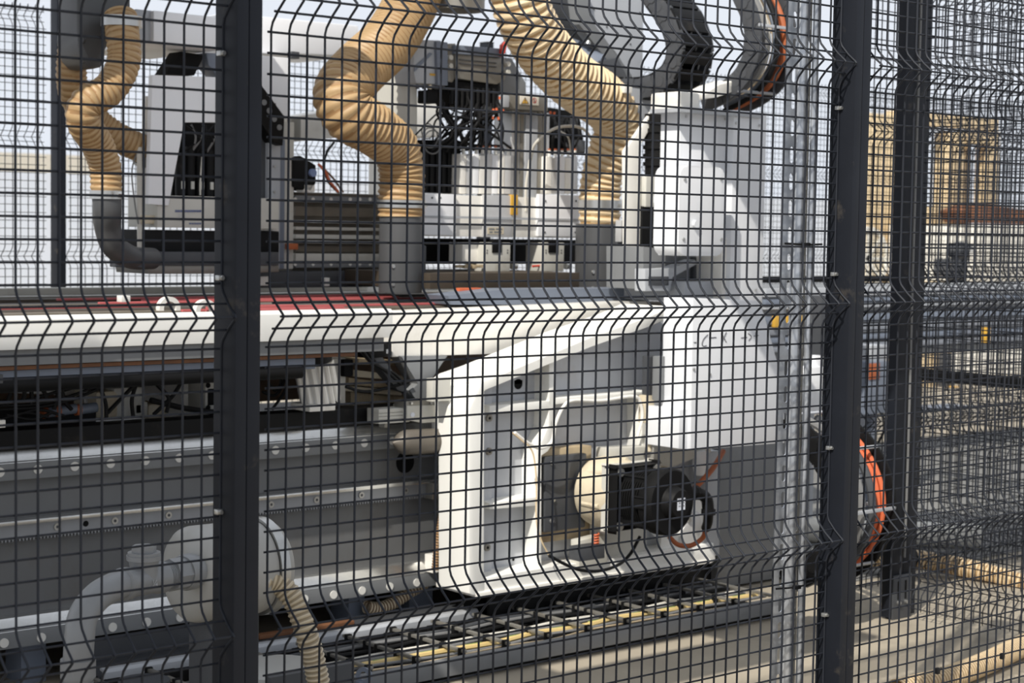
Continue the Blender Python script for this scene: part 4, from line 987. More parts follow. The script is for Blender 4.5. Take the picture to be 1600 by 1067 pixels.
# ================================================================ parts right of the left foreground post
bl = T('black_chain_guard', 'dark slanted chain guard directly right of the left foreground post', 'guard')
b = B(); b.ppx([(400, 120), (412, 138), (445, 182), (442, 228), (428, 222), (400, 180)], 2.80, .12, .004); b.build('guard', 'black', bl)
for k in range(4):
    b = B(); c = at(413+k*8, 160+k*13, 2.797); b.cyl(c, c+V(0, .004, 0), .010, n=14); b.build('link_disc', 'midgrey', bl)
zp = T('lift_plate', 'grey upright lift plates with a slide, right of the left foreground post', 'plate')
for x0_, x1_, m_, Y in ((405, 420, 'darkgrey', 2.86), (420, 437, 'lightgrey', 2.84), (437, 444, 'bluegrey', 2.85), (444, 458, 'paleplate', 2.87)):
    b = B(); b.bpx(x0_, 190 if x0_ != 437 else 218, x1_, 420, Y, .05, .002); b.build('plate', m_, zp)
b = B(); b.bpx(400, 310, 436, 361, 2.80, .04, .003); b.build('cream_cover', 'aluwhite', zp)
b = B(); b.bpx(400, 361, 434, 408, 2.79, .06, .003); b.build('black_cover', 'blackmatte', zp)
b = B(); b.bpx(450, 380, 466, 390, 2.84, .02, .003); b.build('orange_roller', 'orangedull', zp)
for py in (205, 260, 300, 345): bolt(zp, at(428, py, 2.839), .004)
# white cross member behind the middle hose
b = B(); b.ppx([(440, 186), (640, 152), (690, 152), (690, 214), (560, 212), (455, 222), (440, 222)], 3.30, .18, .003)
u = at(600, 190, 3.35); b.box(u.x, u.x+.06, 3.35, 3.45, .97, u.z)
S(b, 'rear_cross_member', 'aluwhite', 'white horizontal box member behind the kink of the middle tan hose', 'beam')
b = B(); b.bpx(455, 184, 470, 220, 3.275, .028, .002); S(b, 'grey_end_plate', 'steeldull', 'grey end plate at the left of the white member behind the middle hose', 'plate')
# gantry rail body along x
gr = T('cross_rail', 'horizontal cross rail with bright guide lines, between the left post and the grey dust can', 'rail')
YG = 2.90
b = B(); b.bpx(456, 300, 600, 425, YG+.02, .16, .003); b.build('rail_body', 'dirtygrey', gr)
for (y0_, y1_, m_, dy) in ((300, 304, 'aluwhite', -.03), (305, 319, 'midgrey', -.02), (322, 340, 'dirtygrey', 0.0), (344, 350, 'railsteel', -.02), (354, 361, 'paleplate', -.01), (366, 374, 'paleplate', -.005), (376, 381, 'railsteel', -.02), (384, 394, 'dirtygrey', .005), (396, 408, 'paleplate', -.015), (409, 418, 'midgrey', -.02)):
    b = B(); b.bpx(462, y0_, 598, y1_, YG+dy, .04, .001); b.build('guide_strip', m_, gr)
for px in (461, 489, 517, 547, 562, 578):
    c = at(px, 311.5, YG-.0205); b = B(); b.cyl(c, c+V(0, -.002, 0), .007, n=14); b.build('rail_cap', 'cap', gr)
    c = at(px, 413, YG-.0205); b = B(); b.cyl(c, c+V(0, -.002, 0), .006, n=14); b.build('rail_cap', 'cap', gr)
b = B(); b.bpx(404, 424, 600, 448, 2.86, .3, .003); S(b, 'dark_base_slab', 'darkgrey', 'dark slab under the cross rail resting on the table', 'slab')
b = B(); b.bpx(508, 434, 515, 447, 2.84, .02, .001); S(b, 'white_post_block', 'aluwhite', 'tiny white block standing before the dark slab, left of the middle dust can', 'block')
b = B(); b.bpx(400, 432, 421, 446, 2.82, .02, .001); S(b, 'white_plate', 'aluwhite', 'small white plate low beside the left foreground post above the table', 'plate')
sm = T('small_motor', 'small black motor with a round blue cap above the cross rail', 'motor')
b = B(); b.ppx([(458, 246), (470, 243), (494, 258), (494, 286), (486, 300), (458, 292)], 2.86, .08, .005); b.build('body', 'black', sm)
b = B(); c = at(487, 270, 2.855); b.cyl(c, c+V(0, -.012, 0), .014, n=24); b.build('blue_cap', 'bluecap', sm)
b = B(); b.bpx(475, 288, 492, 300, 2.86, .05, .002); b.build('mount', 'aluwhite', sm)
b = B(); b.tube(plist([(522, 222, 2.9), (510, 240, 2.88), (506, 262, 2.88), (514, 285, 2.88), (530, 302, 2.90)]), .0045, 8); S(b, 'looped_cable', 'rubber', 'thin dark cable arching down beside the small black motor', 'cable')
b = B(); b.tube(plist([(497, 256, 2.87), (508, 268, 2.86), (516, 284, 2.86), (528, 299, 2.88)]), .005, 8); S(b, 'orange_cable', 'orange', 'bright orange cable from the small motor down to the cross rail', 'cable')
b = B(); b.tube(plist([(500, 258, 2.89), (520, 278, 2.88), (536, 300, 2.90)]), .004, 8); S(b, 'brown_cable', 'brownbar', 'brown cable beside the orange one above the cross rail', 'cable')
# ================================================================ things between table and bed
sv = T('servo_motor', 'tilted aluminium servo motor with black caps standing on the black beam', 'motor')
p = at(487, 566, 1.96); q = at(499, 632, 1.96); d = (q-p)
b = B(); b.cyl(p, q, .055, n=28); b.build('core', 'alu', sv)
ux = d.cross(V(0, 1, 0)).normalized()
for k in range(8):
    a = PI*.05+PI*.9*k/7; o_ = -ux*math.cos(a)*.056+V(0, -1, 0)*math.sin(a)*.056
    b = B(); b.cyl(p+o_+d*.03, q+o_-d*.03, .0085, n=8); b.build('housing_rib', 'aluwhite', sv)
b = B(); b.cyl(p-d*.16, p+d*.02, .060, n=28); b.build('top_cap', 'black', sv)
b = B(); b.cyl(q-d*.06, q+d*.06, .060, n=28); b.build('bottom_cap', 'black', sv)
b = B(); b.bpx(484, 633, 524, 641, 1.90, .10, .002); b.build('foot', 'aluwhite', sv)
b = B(); b.tube(plist([(480, 530, 2.0), (482, 545, 1.98), (484, 560, 1.97)]), .016, 10); b.build('cable_gland', 'bluegrey', sv)
b = B(); b.bpx(450, 565, 462, 577, 1.96, .03, .003); b.build('connector', 'black', sv)
b = B(); b.bpx(514, 560, 540, 632, 2.02, .08, .004); S(b, 'grey_bracket_plate', 'paleplate', 'upright beige bracket plate right of the tilted servo motor', 'plate')
b = B(); b.bpx(538, 562, 552, 588, 2.0, .06, .004); S(b, 'black_clamp', 'blackmatte', 'black clamp at the top right of the beige bracket plate', 'clamp')
b = B(); b.bpx(515, 530, 562, 550, 1.98, .05, .008); S(b, 'pulley_housing', 'cream', 'cream pulley housing under the white table edge, above the servo motor', 'housing')
# dusty boards and cables right of the servo
random.seed(21)
dl = ['uppermost', 'second', 'third', 'fourth', 'fifth', 'sixth', 'lowest']
for k, (x0_, y0_, x1_, y1_, dy) in enumerate([(560, 560, 650, 566, 6), (556, 578, 636, 586, 10), (545, 590, 640, 598, 12), (540, 602, 628, 608, 9), (548, 612, 660, 626, 12), (552, 622, 640, 634, 14), (608, 560, 630, 568, 4)]):
    b = B(); b.ppx([(x0_, y0_), (x1_, y0_+dy), (x1_, y0_+dy+7), (x0_, y1_+3)], 2.06+.02*k, .12, .002)
    S(b, 'dusty_board', ['woodish', 'cream'][k % 2], '%s dusty board piled beneath the broad white beam' % dl[k] if k < 6 else 'small dusty board end near the top of the pile under the broad white beam', 'board')
b = B(); b.ppx([(540, 545), (612, 552), (660, 600), (666, 640), (540, 640)], 2.30, .05); S(b, 'cable_tray_wall', 'brownbar', 'brown back wall behind the dusty boards under the broad white beam', 'wall plate')
b = B(); b.ppx([(560, 535), (580, 534), (640, 615), (622, 610)], 1.95, .04, .002); S(b, 'slanted_strut', 'darkgrey', 'dark slanted strut crossing the dusty boards', 'strut')
b = B(); b.ppx([(625, 556), (700, 556), (668, 600), (662, 640), (640, 610), (655, 600)], 1.96, .06, .003); S(b, 'grey_gusset', 'midgrey', 'grey gusset between the broad white beam and the white frame shoulder', 'gusset')
b = B(); b.bpx(676, 592, 704, 626, 1.795, .03, .002); S(b, 'grey_hinge_plate', 'paleplate', 'small pale plate with a screw at the upper left corner of the white frame', 'plate')
for k, pts in enumerate([[(560, 538), (580, 565), (604, 580), (626, 600)], [(566, 536), (592, 572), (616, 584), (630, 598)], [(540, 604), (570, 612), (605, 606), (640, 596)]]):
    b = B(); b.tube(plist(pts, 1.93+.01*k), .005, 8); S(b, 'black_cable', 'rubber', ['upper black cable crossing the dusty boards diagonally', 'lower black cable crossing the dusty boards beside the upper one', 'black cable sagging nearly level across the dusty boards'][k], 'cable')
b = B(); b.ppx([(578, 534), (612, 536), (612, 556), (584, 560)], 1.94, .08, .002); S(b, 'dark_gap_block', 'blackmatte', 'dark block under the table edge left of the broad white beam', 'block')
# beige castings under the left table
cast = [(150, 612, 188, 652, 'cream', 'largest cream casting under the table left of the left foreground post'), (178, 606, 225, 650, 'paleplate', 'pale casting beside the largest cream casting under the table'),
        (208, 628, 232, 652, 'paleplate', 'small pale block under the left table, left of the round drum'), (232, 632, 262, 654, 'cream', 'cream low block before the round drum under the table')]
for x0_, y0_, x1_, y1_, m_, lb in cast:
    b = B(); b.bpx(x0_, y0_, x1_, y1_, 2.15, .14, .010); S(b, 'casting', m_, lb, 'casting')
b = B(); c = at(285, 620, 2.42); b.cyl(c+V(-.10, -.05, 0), c+V(.16, .02, 0), .085, n=36); S(b, 'round_drum', 'aluwhite', 'large pale round drum lying under the table just left of the left foreground post', 'drum')
pb = T('profile_end', 'end of an aluminium slot profile under the table beside the left foreground post', 'profile')
b = B(); b.bpx(321, 597, 352, 642, 2.10, .10, .002); b.build('profile', 'paleplate', pb)
b = B(); b.bpx(326, 608, 349, 632, 2.095, .02, .001); b.build('core_hole', 'blackmatte', pb)
for px in (325, 341):
    for py in (602, 637): c = at(px, py, 2.0985); b = B(); b.cyl(c, c+V(0, -.001, 0), .008, n=14); b.build('screw_hole', 'blackmatte', pb)
b = B(); b.ppx([(-20, 612), (150, 620), (152, 612), (60, 604), (-20, 606)], 2.32, .15, .002); S(b, 'white_ledge', 'aluwhite', 'white ledge behind the cables under the far left of the table', 'ledge')
b = B(); b.bpx(-20, 640, 150, 668, 2.10, .02, .001); S(b, 'dark_trough', 'black', 'dark cable trough on the bed at the far left', 'trough')
b = B(); b.bpx(-10, 657, 9, 668, 1.90, .03, .002); S(b, 'white_tag', 'aluwhite', 'small white tag on the black beam at the left edge', 'tag')
b = B(); b.bpx(132, 606, 142, 645, 2.2, .01, .001); b2 = S(b, 'steel_strip', 'alu', 'left one of two leaning bright steel strips under the table', 'strip')
b = B(); b.ppx([(150, 606), (156, 606), (146, 642), (140, 642)], 2.2, .01, .001); S(b, 'steel_strip', 'alu', 'right one of two leaning bright steel strips under the table', 'strip')
for k, (px, py) in enumerate(((72, 645), (92, 642), (124, 640))):
    c = at(px, py, 2.06); t = T('cable_connector', ['left', 'middle', 'right'][k]+' one of the three orange ringed connectors in the trough', 'connector')
    b = B(); b.cyl(c, c+V(.05, .0, .004), .014, n=14); b.build('connector_body', 'bluegrey', t)
    b = B(); b.cyl(c+V(-.012, 0, 0), c+V(.002, 0, 0), .016, n=14); b.build('orange_ring', 'orangedull', t)
random.seed(9)
lines = [[(20, 598), (16, 615), (10, 632)], [(28, 600), (38, 612), (36, 625)], [(48, 604), (50, 622), (48, 632)], [(62, 603), (70, 614), (72, 622)], [(88, 602), (90, 618), (84, 640)], [(96, 600), (100, 625), (112, 640)],
         [(155, 602), (165, 630), (166, 655)], [(168, 645), (190, 622), (210, 602)], [(212, 602), (206, 625), (208, 652)], [(240, 596), (256, 612), (264, 624), (260, 645)], [(285, 594), (270, 618), (240, 648)],
         [(0, 628), (40, 625), (90, 612), (140, 600)], [(0, 634), (50, 632), (100, 622), (150, 604)], [(0, 640), (60, 636), (110, 625), (160, 605)], [(20, 650), (60, 640), (100, 650)], [(0, 655), (40, 645), (75, 652)], [(10, 648), (50, 655), (80, 645)], [(420, 600), (430, 610), (438, 600), (440, 580)], [(410, 612), (428, 618), (440, 605), (448, 582)], [(452, 580), (445, 610), (425, 640)]]
for k, pts in enumerate(lines):
    b = B(); b.tube(plist(pts, 2.02 if k < 17 else 2.05), .0058 if k < 11 else .0045, 7)
    tag(b.build('black_cable', 'rubber'), 'black cable hanging under the table to the left of the left foreground post' if k < 17 else 'black cable drooping between the left foreground post and the servo motor', 'cable', 'black cables under the left table' if k < 17 else 'black cables left of the servo motor')
b = B(); b.tube(plist([(235, 625), (290, 638), (345, 645)], 2.03), .008, 8); S(b, 'black_tube', 'rubber', 'thick black tube lying under the round drum', 'tube')
# dark interior behind the left table underside
b = B(); b.box(XL, 3.0, 2.62, 2.66, .66, .93, .001); S(b, 'inner_panel', 'brownbar', 'dusty brown panel closing the space under the table behind the cables', 'panel')
# ================================================================ pump in the left foreground
pu = T('pump', 'grey pump with a domed round housing low in the left foreground, behind the post', 'pump')
YP = .62
c = at(335, 893, YP)
rp = (at(345, 820, YP)-at(345, 968, YP)).length/2
d = V(-1, -.34, 0).normalized()
e0 = at(258, 893, YP); e1 = at(418, 880, YP)
axp = V(1, 0, 0)
p0 = V(e0.x+.03, YP, c.z)
b = B(); b.cyl(p0, p0+V(.17, 0, 0), rp, n=56, prof=[(0, rp*.45), (.012, rp*.66), (.05, rp*.86), (.11, rp*.96), (.19, rp), (.9, rp), (1, rp*.97)]); b.build('housing', 'pumpgrey', pu)
b = B(); b.ann(p0+V(.172, 0, 0), p0+V(.192, 0, 0), rp*1.04, rp*.9, 56); cb = b.build('clamp_ring', 'steel', pu)
b = B(); b.cyl(p0+V(.190, 0, 0), p0+V(.215, 0, 0), rp*.96, n=56, prof=[(0, rp*.99), (.6, rp*.93), (1, rp*.8)]); b.build('rear_cover', 'pumpgrey', pu)
b = B(); b.tube([p0+V(.18, -rp*1.04, -.05), p0+V(.19, -rp*1.10, -.07), p0+V(.205, -rp*1.0, -.085)], .006, 8); b.build('clamp_lever', 'steel', cb)
b = B(); b.box(p0.x+.05, p0.x+.15, YP-.05, YP+.05, 0, p0.z-rp*.9, .004); b.build('stand', 'darkgrey', pu)
# fitting train: union, tee with hex plug, elbow, nipple
fi = T('pipe_fitting', 'grey threaded tee with a hexagonal plug and elbow, screwed into the pump', 'pipe fitting')
F = [at(296, 893, .56), at(262, 900, .54), at(228, 905, .52), at(196, 912, .50)]
ua = (F[3]-F[0]).normalized()
rf = (at(228, 884, .52)-at(228, 929, .52)).length/2
def al(t): return F[0]+ua*t
b = B()
L_ = (F[1]-F[0]).length
b.cyl(al(-.02), al(L_*.35), rf*1.28, n=36, prof=[(0, rf*1.1), (.4, rf*1.3), (.8, rf*1.3), (1, rf*1.2)]); b.build('collar_ring', 'pipegrey', fi)
b = B(); b.cyl(al(L_*.35), al(L_*.95), rf*1.16, n=8); b.build('union_nut', 'pipegrey', fi)
b = B()
for k in range(5): b.cyl(al(L_*(.95+.07*k)), al(L_*(.99+.07*k)), rf*.98, n=28)
b.cyl(al(L_*.9), al(L_*1.4), rf*.93, n=28); b.build('thread', 'pipegrey', fi)
LT = (F[3]-F[0]).length
b = B(); b.cyl(al(L_*1.3), al(LT*1.05), rf*1.02, n=32, prof=[(0, rf*1.12), (.12, rf*1.12), (.18, rf*1.0), (.8, rf*1.0), (.86, rf*1.12), (1, rf*1.12)])
tc = al(LT*.72)
b.cyl(tc, tc+V(0, 0, rf*1.75), rf*.92, n=32, prof=[(0, rf*1.0), (.5, rf*.95), (.8, rf*1.05), (.82, rf*1.2), (1, rf*1.2)]); b.build('tee_body', 'pipegrey', fi)
b = B(); b.cyl(tc+V(0, 0, rf*1.75), tc+V(0, 0, rf*1.95), rf*1.12, n=32); b.cyl(tc+V(0, 0, rf*1.9), tc+V(0, 0, rf*2.4), rf*.86, n=6); b.build('hex_plug', 'pipegrey', fi)
P = [al(LT*1.02), at(180, 916, .49), at(152, 932, .47), at(130, 962, .45), at(124, 1000, .44), at(122, 1040, .44)]
b = B(); b.tube(P, lambda t: rf*(.98 if t > .06 else 1.12), 32, 10); b.build('elbow', 'pipegrey', fi)
q = P[-1]
b = B(); b.cyl(q+V(0, 0, .012), q+V(0, 0, -.02), rf*1.14, n=32); b.build('elbow_bead', 'pipegrey', fi)
b = B()
for k in range(5): b.cyl(q+V(0, 0, -.02-.007*k), q+V(0, 0, -.024-.007*k), rf*1.0, n=28)
b.cyl(q+V(0, 0, -.02), q+V(0, 0, -.06), rf*.94, n=28); b.build('thread', 'pipegrey', fi)
b = B(); b.cyl(q+V(0, 0, -.055), V(q.x, q.y, 0), rf*1.25, n=8); b.build('riser_pipe', 'pipegrey', fi)
# raised size mark on the tee
fc = bpy.data.curves.new('size_mark', 'FONT'); fc.body = '1\u00bc'; fc.size = .016; fc.extrude = .0006
fo = bpy.data.objects.new('size_mark', fc); COL.objects.link(fo); bpy.context.view_layer.update()
me = bpy.data.meshes.new_from_object(fo); bpy.data.objects.remove(fo)
vd = (CP-at(236, 914, .5)); vd.z = 0; vd.normalize(); n_ = V(-.15, -1, .05).normalized()
xr_ = -ua; xr_ = (xr_-n_*xr_.dot(n_)).normalized(); zr_ = n_.cross(xr_)*1
pos = al(LT*.74)+n_*rf*1.0+V(0, 0, -.008)
mm = Matrix(((xr_.x, zr_.x, n_.x, pos.x), (xr_.y, zr_.y, n_.y, pos.y), (xr_.z, zr_.z, n_.z, pos.z), (0, 0, 0, 1)))
me.transform(mm); me.materials.clear(); me.materials.append(MATS['lightgrey'])
so = bpy.data.objects.new('size_mark', me); COL.objects.link(so); so.parent = fi
# clear ribbed hose right of the post
ph = T('clear_hose', 'translucent beige ribbed hose curving from the pump down right of the left foreground post', 'hose')
P = plist([(392, 903, .56), (412, 905, .55), (436, 912, .54), (460, 940, .52), (477, 985, .50), (490, 1030, .50), (502, 1090, .50)])
rh = (at(425, 890, .55)-at(425, 926, .55)).length/2*.95
b = B(); b.hose(P, rh, .0105, .07, 24, 4, False); b.build('ribbed_hose', ['hoseclearrib', 'hoseclear'], ph)
b = B()
b.cyl(P[0]-V(.02, 0, 0), P[1]+V(.004, 0, -.001), rh*1.12, n=28); b.build('hose_clamp', 'steel', ph)
# grey dome at the bottom edge beside the hose
dm = T('grey_housing', 'flat round grey housing at the bottom edge between the clear hose and the left post', 'housing')
c = at(428, 1075, .95); b = B(); b.cyl(V(c.x, .95, 0), V(c.x, .95, at(430, 1036, .95).z), .13, n=40, prof=[(0, .13), (.88, .13), (.97, .115), (1, .08)]); b.build('housing', 'pumpgrey', dm)
b = B(); b.box(c.x-.1, c.x+.12, .81, .83, .05, at(430, 1055, .82).z, .003); b.build('front_plate', 'darkgrey', dm)
# small pump hardware visible at the very bottom left of the post
b = B(); c = at(225, 1068, 1.3); b.cyl(V(c.x, 1.3, 0), V(c.x, 1.3, at(225, 1062, 1.3).z), .06, n=28); S(b, 'lower_fitting', 'darkgrey', 'dark round fitting at the bottom edge left of the left foreground post', 'fitting')
# ================================================================ right background
rg = T('ribbed_housing', 'long blue grey ribbed housing behind the galvanised strut and the corner post', 'housing')
YR = 3.6
zt1 = at(1300, 447, YR).z; zt0 = at(1300, 560, YR).z
x0 = at(1188, 450, YR).x
b = B(); b.box(x0, 9.2, YR, YR+.3, zt0, zt1, .004); b.build('body', 'midgrey', rg)
for y0_, y1_, m_ in ((449, 462, 'lightgrey'), (466, 474, 'bluegrey'), (478, 481, 'lightgrey'), (492, 504, 'bluegrey'), (508, 520, 'slatgrey'), (524, 532, 'bluegrey'), (538, 546, 'slatgrey')):
    za, zb_ = at(1300, y0_, YR-.02).z, at(1300, y1_, YR-.02).z
    b = B(); b.box(x0+.01, 9.1, YR-.03, YR-.002, zb_, za, .003); b.build('slat', m_, rg)
b = B(); b.box(x0+.2, x0+.3, YR+.05, YR+.2, 0, zt0); b.build('leg', 'darkgrey', rg)
b = B(); b.box(8.6, 8.7, YR+.05, YR+.2, 0, zt0); b.build('leg', 'darkgrey', rg)
b = B(); b.bpx(1186, 432, 1420, 440, 3.95, .05, .002); u = at(1300, 440, 3.95); b.box(u.x, u.x+.05, 3.952, 4.0, 0, u.z+.01)
S(b, 'black_strip', 'blackmatte', 'thin black horizontal strip above the ribbed housing behind the strut', 'strip')
b = B(); b.bpx(1211, 494, 1221, 511, YR-.05, .02, .001); S(b, 'yellow_label', 'signyellow', 'left one of the yellow labels behind the galvanised strut', 'label')
b = B(); b.bpx(1229, 494, 1266, 508, YR-.05, .02, .001); S(b, 'yellow_label', 'signyellow', 'right wider yellow label behind the galvanised strut', 'label')
wbx = T('white_terminal_box', 'narrow white box seen between the galvanised strut and the right foreground post', 'box')
b = B(); b.bpx(1262, 574, 1284, 642, 2.2, .06, .002); b.build('case', 'whiteclean', wbx)
b = B(); b.bpx(1274, 556, 1284, 573, 2.22, .04, .002); b.build('upper_part', 'whiteclean', wbx)
b = B(); b.bpx(1284, 574, 1300, 640, 2.23, .05, .002); b.build('black_side', 'blackmatte', wbx)
b = B(); b.bpx(1258, 642, 1272, 690, 2.25, .04, .002); u = at(1260, 690, 2.25); b.box(u.x, u.x+.05, 2.25, 2.29, 0, u.z+.01); b.build('lower_leg', 'lightgrey', wbx)
ds_ = T('dark_stanchion', 'dark upright stanchion seen just left of the right foreground post, above the chain', 'stanchion')
b = B(); b.bpx(1284, 462, 1302, 575, 2.6, .1, .004); b.build('upright', 'darkgrey', ds_)
b = B(); b.bpx(1262, 560, 1300, 572, 2.58, .1, .004); b.build('arm', 'midgrey', ds_)
sb = T('switch_box', 'grey switch box with an orange label between the right foreground post and the corner post', 'switch box')
b = B(); b.bpx(1356, 566, 1387, 645, 2.3, .10, .003); u = at(1362, 645, 2.33); b.box(u.x, u.x+.03, 2.33, 2.36, 0, u.z+.01); b.build('case', 'bluegrey', sb)
b = B(); b.bpx(1359, 568, 1374, 592, 2.296, .004, .0005); b.build('orange_label', 'orangedull', sb)
b = B(); b.bpx(1360, 540, 1386, 565, 2.32, .08, .003); b.build('upper_block', 'lightgrey', sb)
b = B(); b.tube(plist([(1378, 645, 2.3), (1382, 670, 2.28), (1372, 692, 2.3)]), .006, 8); b.build('cable', 'rubber', sb)
b = B(); u, v_ = at(1336, 545, 2.45), at(1357, 545, 2.45); b.box(u.x, v_.x, 2.45, 2.55, 0, u.z, .003); S(b, 'grey_cabinet_edge', 'slatgrey', 'narrow blue grey cabinet edge directly right of the right foreground post', 'cabinet')
b = B(); u, v_ = at(1355, 640, 2.5), at(1366, 640, 2.5); b.box(u.x, v_.x, 2.5, 2.56, 0, u.z, .003); S(b, 'dark_upright', 'darkgrey', 'dark upright beside the narrow cabinet edge, above the orange cables', 'upright')
# floor hoses
fh = T('floor_hose', 'tan ribbed hose running along the floor from the corner post to the right edge', 'hose')
P = [atz(1372, 905, .0), atz(1440, 905, 0), atz(1520, 920, 0), atz(1620, 950, 0)]
P = plist([(1350, 874, 1.7), (1385, 872, 1.62), (1425, 874, 1.56), (1470, 880, 1.50), (1530, 893, 1.36), (1600, 912, 1.20), (1660, 930, 1.10)])
b = B(); b.hose(P, .034, .014, .08, 20, 4, False); b.build('ribbed_hose', ['hoselit', 'hose'], fh)
for k in (2, 3):
    b = B(); u = (P[k+1]-P[k]).normalized(); b.ann(P[k], P[k]+u*.008, .037, .03, 20); b.build('strap', 'zip', fh)
for k in (1, 4):
    b = B(); b.box(P[k].x-.015, P[k].x+.015, P[k].y-.015, P[k].y+.015, 0, P[k].z-.032, .002); b.build('support', 'darkgrey', fh)
nh = T('floor_hose', 'tan ribbed hose lying at the foot of the front fence in the bottom right corner', 'hose')
P = [atz(1400, 1080, .035), atz(1470, 1062, .035), atz(1540, 1036, .035), atz(1600, 1008, .035), atz(1680, 975, .035)]
b = B(); b.hose(P, .030, .0125, .08, 20, 4, False); b.build('ribbed_hose', ['hoselit', 'hose'], nh)
ax0 = at(1470, 1075, .02); 
b = B(); b.box(1.60, 4.0, .10, .20, 0, .055, .004)
S(b, 'black_kerb', 'black', 'black kerb strip on the floor behind the front fence at the bottom right corner', 'kerb')
for k, (px, py) in enumerate(((1465, 1048), (1566, 1025))):
    c = at(px, py, -.034); b = B(); b.box(c.x-.005, c.x+.005, c.y-.004, c.y+.004, c.z-.007, c.z+.007, .0015); b.tube([c, c+V(.006, -.004, .006), c+V(.012, 0, .004)], .002, 6, 3)
    S(b, 'cable_tie_knot', 'zip', ['left', 'right'][k]+' black cable tie knot on the lowest mesh bend at bottom right', 'cable tie')
# light pipe or log lying behind on the floor at the right
b = B(); p = atz(1520, 862, .05); q = atz(1590, 872, .05); b.cyl(V(3.9, 2.35, .05), V(4.45, 1.75, .05), .05, n=24); S(b, 'white_pipe', 'tankwhite', 'pale pipe lying on the floor at the foot of the right edge post', 'pipe')
# distant things
bu = T('tan_building', 'distant tan frame structure with window openings behind the corner post', 'building')
YD = 14
b = B(); b.bpx(1356, 176, 1405, 450, YD, .25); u, v_ = at(1356, 450, YD), at(1405, 450, YD); b.box(u.x, v_.x, YD, YD+.25, 0, u.z+.01); b.build('left_pier', 'tan', bu)
b = B(); b.bpx(1405, 172, 1560, 205, YD, .25); b.build('top_beam', 'tan', bu)
b = B(); b.bpx(1482, 205, 1500, 420, YD, .25); b.build('middle_pier', 'tan', bu)
b = B(); b.bpx(1500, 205, 1512, 335, YD+.3, .4); b.build('window_frame', 'tan', bu)
b = B(); b.bpx(1546, 205, 1558, 335, YD, .25); b.build('right_pier', 'tan', bu)
b = B(); b.bpx(1512, 205, 1546, 226, YD, .2); b.build('window_head', 'tan', bu)
b = B(); b.bpx(1437, 322, 1510, 470, YD-.4, .3); b.build('lower_wall', 'tan', bu)
cr = T('cable_reel', 'pale round cable reel behind the fence between the right foreground post and the corner post', 'cable reel')
c = at(1352, 400, 9.0); r = .28
b = B(); c = at(1355, 404, 9.0); b.cyl(c, c+V(0, .05, 0), .30, n=40); b.build('reel_disc', 'cream', cr)
b = B(); b.ann(c+V(0, -.02, 0), c+V(0, .06, 0), .325, .285, 40); b.build('rim', 'offwhite', cr)
for a in range(4):
    ang = a*PI/4; b = B(); b.prism([c+V(math.cos(ang)*.29*s1+math.sin(ang)*.015*s2, -.008, math.sin(ang)*.29*s1-math.cos(ang)*.015*s2) for s1, s2 in ((1, 1), (1, -1), (-1, -1), (-1, 1))], None, (0, .01, 0)); b.build('spoke', 'offwhite', cr)
b = B(); b.box(c.x-.2, c.x+.2, 9.0, 9.2, 0, c.z-.3); b.build('stand', 'offwhite', cr)
bm = T('black_machine', 'small black machine in the distance right of the corner post', 'machine')
b = B(); cc = at(1500, 392, 9.5); b.sphere(cc, .17, (1.15, .8, .62), 24); b.build('drum', 'darkgrey', bm)
b = B(); b.bpx(1482, 404, 1502, 436, 9.4, .2, .01); b.bpx(1505, 404, 1512, 440, 9.5, .2, .01); b.build('legs', 'darkgrey', bm)
b = B(); c = at(1521, 396, 9.3); b.cyl(c, c+V(0, .03, 0), .035, n=16); b.build('silver_plate', 'aluwhite', bm)
b = B(); b.box(cc.x-.5, cc.x+.5, 9.4, 9.8, 0, at(1500, 440, 9.5).z); b.build('pedestal', 'tan', bm)
rb = T('rusty_heap', 'distant rust brown beam above the white containers at the right edge', 'beam')
b = B(); b.ppx([(1510, 330), (1540, 318), (1600, 328), (1660, 330), (1660, 352), (1520, 348)], 13.0, .5, .01); b.build('beam', 'rust', rb)
for k, (x0_, x1_) in enumerate(((1528, 1600), (1604, 1680))):
    b = B(); b.bpx(x0_, 352, x1_, 452, 12.0, 1.5, .02); S(b, 'white_container', 'tankwhite', ['white container with rounded corners under the rust brown beam, near the right edge', 'white container at the extreme right edge of the photo'][k], 'container')
cb_ = T('crate', 'pale tan crate behind the corner post above the black slanting barrier', 'crate'); 
b = B(); b.bpx(1434, 548, 1486, 628, 6.5, .6, .01); b.build('side', 'tan', cb_)
for k in range(3):
    b = B(); b.bpx(1460+k*9, 550, 1463+k*9, 626, 6.48, .02, .003); b.build('slat', 'woodish', cb_)
b = B(); b.bpx(1486, 545, 1680, 632, 7.0, .8, .02); S(b, 'white_tank', 'tankwhite', 'long white tank on the floor behind the right mesh, beside the tan crate', 'tank')
b = B(); b.bpx(1476, 552, 1486, 625, 6.4, .06, .004); S(b, 'dark_bollard', 'darkgrey', 'dark bollard with an orange cap between the tan crate and the white tank', 'bollard')
b = B(); b.bpx(1490, 604, 1498, 616, 6.35, .05, .004); S(b, 'orange_lamp', 'signyellow', 'small orange yellow lamp before the dark bollard', 'lamp')
bar = T('black_barrier', 'black horizontal barrier sloping across the right background', 'barrier')
p = at(1430, 586, 2.6); q = at(1640, 606, 1.9)
b = B(); b.prism([at(1425, 574, 3.0), at(1640, 594, 2.2), at(1640, 612, 2.2), at(1425, 594, 3.0)], None, (.03, .05, 0), .002); b.build('bar', 'blackmatte', bar)
b = B(); u = at(1440, 590, 2.95); b.box(u.x, u.x+.05, 2.98, 3.03, 0, u.z); b.build('leg', 'blackmatte', bar)
